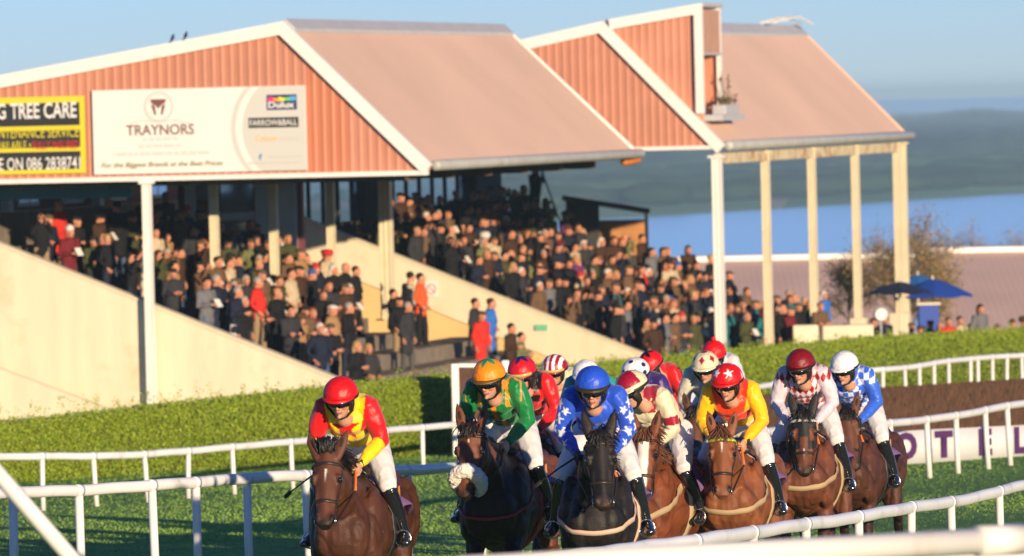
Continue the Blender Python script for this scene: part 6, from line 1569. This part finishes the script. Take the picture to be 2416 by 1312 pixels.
spot(612, 840, 136.5, fr - .1, base=PK, coat='red', hair='short', hcol='grey', label='long dark red coat and grey hair, between the first cream posts', group=gn)
spot(258, 735, 136.5, fr - .2, base=PK, coat='black', hair='short', hcol='fair', label='black suit and fair hair, full height behind the cream side wall', group=gn)
spot(345, 752, 136.4, fr + .4, base=LG, coat='cream', hair='beanie', hcol='white', label='person in cream coat and white hat directly left of the tall white post', group=gn)
spot(100, 680, 136.5, fr - 1.0, base=GL, coat='black', hair='short', hcol='brown', label='person in black looking through binoculars at the far left', group=gn)
spot(180, 700, 137.5, fr - .4, base=CD, coat='black', hair='flatcap', hcol='dark', label='person in long black coat and dark cap at the left of the near terrace', group=gn)
spot(165, 730, 136.9, fr - .6, base=CD, coat='maroon', hair='beanie', hcol='white', label='person in maroon with a pink and white hat just above the side wall', group=gn)
spot(283, 660, 141.5, fr + 2.6, base=ST, coat='black', hair='short', hcol='black', trs=TRS[2], label='person in black top and jeans seen from behind in the shade', group=gn)
spot(560, 870, 135.8, fr - .2, base=CD, coat='dark navy', hair='short', hcol='grey', trs=fm('white_trousers', (.6, .58, .55)), label='navy jumper and white trousers behind the cream side wall', group=gn)
# --- people at ground level under the far canopy and behind the hedge
gg_ = 'people on the apron behind the hedge'
cols = ['black', 'dark navy', 'charcoal', 'teal', 'brown tweed', 'black', 'dark brown', 'grey', 'olive green', 'black', 'maroon', 'dark navy', 'black']
for i in range(20):
    px = 1700 + i * 12 + random.uniform(-8, 8); D = random.uniform(160, 171); c_ = random.choice(cols)
    q = P(px, 700, D); zf = gz(D) + .25; add_person(q.x, q.y, zf + .1 * (D - 160) * .3, facing(), coat=c_, where=f'{ORD(i + 1)} person rightwards of the white corner post', group=gg_)
for i, (px, py, c_, kk) in enumerate(sorted([(1862, 700, 'teal', 0), (1858, 688, 'black', 5), (1940, 690, 'bright blue', 0), (1925, 712, 'black', 1), (2085, 748, 'dark navy', 0), (2060, 755, 'black', 1), (2310, 722, 'grey', 0), (2148, 765, 'beige', 0), (2195, 760, 'dark navy', 1), (2235, 752, 'red', 2), (2262, 750, 'beige', 0), (2290, 768, 'brown tweed', 1), (2215, 765, 'black', 0), (2388, 758, 'dark navy', 1), (2412, 752, 'brown tweed', 0), (2350, 770, 'charcoal', 2), (1975, 770, 'maroon', 1), (1990, 768, 'grey', 2), (2045, 772, 'charcoal', 3), (1835, 765, 'black', 2), (1780, 770, 'dark navy', 4), (2170, 772, 'cream', 4)])):
    D = 166 + (i % 3) * 2.5; q = P(px, py, D); sc = random.uniform(.95, 1.03)
    add_person(q.x, q.y, q.z - 1.68 * sc, facing() - .3, base=BASES[kk], coat=c_, scale=sc, where=f'{ORD(i + 1)} from left behind the right-hand hedge', group=gg_)
# camera operator silhouette and tripod at back of far terrace
q = P(1262, 500, 183); op = add_person(q.x, q.y, q.z - .4, fr - .4, base=GL, coat='black', hair='short', hcol='black', label='camera operator in black standing against the bay behind the crowd', group=gg_)
tp = empty('camera_tripod', (q.x + .25, q.y - .1, q.z - .4)); tag(tp, 'tall black camera tripod standing against the bay behind the crowd', 'tripod')
for a_ in (0, 2.1, 4.2): V, Fs = tube([(0, 0, 1.5), (.5 * math.cos(a_), .5 * math.sin(a_), 0)], .025, 6); obj('leg', new_mesh('leg', V, Fs), M_bino, tp)
MB().tube([(0, 0, 1.4), (0, 0, 2.3)], .03, 8).build('column', M_bino, tp); MB().box((0, 0, 1.75), (.3, .2, .2)).build('camera_body', M_bino, tp, bevel=.01)
for o in (card0, bino0):
    for ch in list(o.children): bpy.data.objects.remove(ch)
    bpy.data.objects.remove(o)
for o in PEOPLE + ITEMS:      # two identical descriptions would be ambiguous
    w_ = o['label'].split(); 
    if len(w_) > 16: o['label'] = ' '.join(w_[:16])

# ================================================================== small things: umbrellas, tree, bushes, birds
def umbrella(px, py, D, wpx, hpx, m1, m2, label):
    q = P(px, py, D); r_ = wpx / 2 * D / F; h = hpx * D / F; e = empty('parasol', (q.x, q.y, gz(D))); tag(e, label, 'parasol', 'parasols beyond the canopy')
    zt = q.z - gz(D); n = 8
    for k in range(n):
        a0, a1 = 2 * math.pi * k / n, 2 * math.pi * (k + 1) / n; V = []; K = 5
        for i in range(K + 1):
            t = i / K
            for j in range(4):
                a = a0 + (a1 - a0) * j / 3; rr_ = r_ * t; sag = (1 - abs(j - 1.5) / 1.5) * .06 * t
                V.append((rr_ * math.cos(a), rr_ * math.sin(a), zt - h * t ** 1.35 - sag))
        Fs = [(i * 4 + j, i * 4 + j + 1, (i + 1) * 4 + j + 1, (i + 1) * 4 + j) for i in range(K) for j in range(3)]
        obj('canopy_panel', new_mesh('canopy_panel', V, Fs, True), m1 if k % 2 else m2, e)
    MB().tube([(0, 0, -.5), (0, 0, zt + .08)], .03, 8).build('pole', M_post, e, True)
MU = mat('umbrella_royal_blue', (.015, .06, .36), .6); MU2 = mat('umbrella_navy', (.012, .018, .05), .6); MU3 = mat('umbrella_sky_blue', (.02, .15, .42), .6)
umbrella(2122, 664, 176, 150, 26, MU2, MU2, 'dark navy parasol behind the double cream corner post')
umbrella(2200, 658, 179, 190, 40, MU, MU, 'royal blue parasol right of the corner post')
umbrella(2165, 648, 183, 130, 26, MU3, MU3, 'lighter blue parasol peeping over the dark navy one')
q = P(2078, 742, 166); dk = empty('round_sign', (q.x, q.y, q.z)); tag(dk, 'round white sign disc on a pole between the last two cream plinths', 'sign')
MB().tube([(0, 0, 0), (0, .03, 0)], [.19, .19], 24).build('disc', M_white, dk); MB().tube([(0, .05, -.1), (0, .05, -1.6)], .025, 8).build('pole', M_grey, dk)
q = P(2190, 745, 172); bx = empty('blue_kiosk', (q.x, q.y, gz(172))); tag(bx, 'small blue and cream kiosk counter under the royal blue parasol', 'kiosk')
hz_ = q.z - gz(172) + .3; MB().box((0, 0, hz_ / 2), (.55, .5, hz_)).build('counter', MU, bx, bevel=.02); MB().box((.0, 0, hz_ + .03), (.65, .6, .06)).build('top', M_cream, bx)
# concrete blocks
for i, (px, wd) in enumerate([(1900, 60), (2000, 120)]):
    q = P(px, 785, 162); e = empty('concrete_block', (q.x, q.y, gz(162))); tag(e, ['cream concrete block left of the middle plinth', 'long low cream block between the two right-hand plinths'][i], 'block'); MB().box((0, 0, (q.z - gz(162)) / 2 + .1), (wd * 162 / F, .5, q.z - gz(162) + .2)).build('block', M_cream, e, bevel=.03)
M_bark = mat('birch_bark', (.16, .12, .09), .9, var=.3, vscale=8); M_leafA = mat('autumn_leaf', vcol=True, rough=.7)
def tree(px, pybase, pytop, D, wpx, label, nleaf, seed, leafy=1.0, cat='tree', nm='bare_tree'):
    rg = random.Random(seed); base_ = P(px, pybase, D); base_.z = gz(D); top = P(px, pytop, D).z; H_ = top - base_.z; W_ = wpx * D / F / 2
    e = empty(nm, base_); tag(e, label, cat, 'autumn trees beyond the stands'); tb = MB(); tips = []
    def br(p, d, L, r_, lev):
        pts = [p]; q = p; dd = d.copy()
        for _ in range(4):
            dd = (dd + Vector((rg.gauss(0, .12), rg.gauss(0, .12), .05))).normalized(); q = q + dd * L / 4; pts.append(q)
        tb.tube(pts, [r_, r_ * .85, r_ * .7, r_ * .55, r_ * .4], 5 if lev else 9)
        for k in range(1, 5): 
            if lev >= 1: tips.append(pts[k])
        if lev < 3:
            for k in range([9, 5, 3][lev]):
                t = rg.uniform(.3, 1); i = min(3, int(t * 4)); s = pts[i].lerp(pts[i + 1], t * 4 - i); az = rg.uniform(0, 6.28); sp = [.95, .8, .8][lev]
                nd = (dd * (1 - sp * .5) + Vector((math.cos(az), math.sin(az), rg.uniform(.1, .7))) * sp).normalized(); br(s, nd, L * rg.uniform(.42, .62), r_ * .45, lev + 1)
    br(Vector((0, 0, 0)), Vector((0, 0, 1)), H_ * .72, H_ * .018 + .03, 0)
    xs_ = max(.3, W_ / (max(abs(v[0]) for v in tb.V) + 1e-6)); zs_ = H_ / max(v[2] for v in tb.V)
    tb.V = [(v[0] * xs_, v[1] * xs_, v[2] * zs_) for v in tb.V]; tb.build('trunk', M_bark, e)
    tp = np.array([(t.x * xs_, t.y * xs_, t.z * zs_) for t in tips]); tp = tp[tp[:, 2] > H_ * .28]
    idx = rng.integers(0, len(tp), nleaf); pos = tp[idx] + rng.normal(0, .20, (nleaf, 3)); a = rng.normal(0, 1, (nleaf, 3)); a /= np.linalg.norm(a, axis=1)[:, None]; b_ = rng.normal(0, 1, (nleaf, 3)); b_ -= a * (a * b_).sum(1)[:, None]; b_ /= np.linalg.norm(b_, axis=1)[:, None]
    L_ = rng.uniform(.02, .05, nleaf)[:, None]; V = np.stack([pos - a * L_, pos + b_ * L_ * .6, pos + a * L_, pos - b_ * L_ * .6], 1).reshape(-1, 3); me = fast_mesh('crown', V, 4)
    k = rng.random(nleaf); c = np.where((k < .5)[:, None], np.array([.34, .23, .08]), np.where((k < .8)[:, None], np.array([.30, .17, .07]), np.array([.10, .12, .04]))) * rng.uniform(.7, 1.2, (nleaf, 1)); set_cols(me, np.repeat(c, 4, axis=0)); obj('crown', me, M_leafA, e)
tree(2125, 780, 488, 196, 300, 'sparse brown autumn birch behind the far canopy corner post', 10000, 3)
tree(2010, 780, 590, 200, 160, 'lower sparse brown tree left of the autumn birch', 5200, 5)
tree(2200, 780, 600, 198, 170, 'low spreading brown tree behind the parasols', 7500, 8)
for i, (px, yt, w_) in enumerate([(2235, 540, 110), (2320, 515, 130), (2372, 535, 90), (2280, 550, 110), (2410, 570, 40), (2060, 520, 60)]):
    tree(px, 640, yt, 262, w_, ['slim dark bush above the shed roof right of the birch', 'tallest dark bush over the shed roof at right', 'round dark bush over the shed roof beside the tallest', 'low dark bush between two taller ones over the roof', 'small dark bush over the roof at the right edge', 'thin dark bush behind the fifth cream post'][i], 1500, 20 + i, cat='bush', nm='bush')
def bird(px, py, label):
    v, z = hitU(px, py, 0.0); e = empty('crow', B(0.0, v, z), brot + R(90)); tag(e, label, 'bird', 'crows perched on the roof')
    mb = MB(); mb.tube([(-.15, 0, .05), (-.05, 0, .12), (.05, 0, .17), (.11, 0, .24), (.13, 0, .27)], [(.015, .03), (.055, .06), (.06, .06), (.035, .035), (.03, .03)], 10, side=(0, 1, 0)); mb.tube([(-.12, 0, .08), (-.30, 0, -.02)], [(.03, .012), (.035, .006)], 8, side=(0, 1, 0)); mb.tube([(.14, 0, .275), (.20, 0, .26)], [.013, .003], 6)
    for s in (-1, 1): mb.tube([(0, s * .025, .12), (.01, s * .025, 0)], [.008, .006], 5)
    me = remesh(mb, .009, 1); obj('body', me, M_bino, e); e.scale = (.62, .62, .62)
bird(407, 100, 'left black crow perched on the white roof edge'); bird(438, 94, 'right black crow perched on the white roof edge')
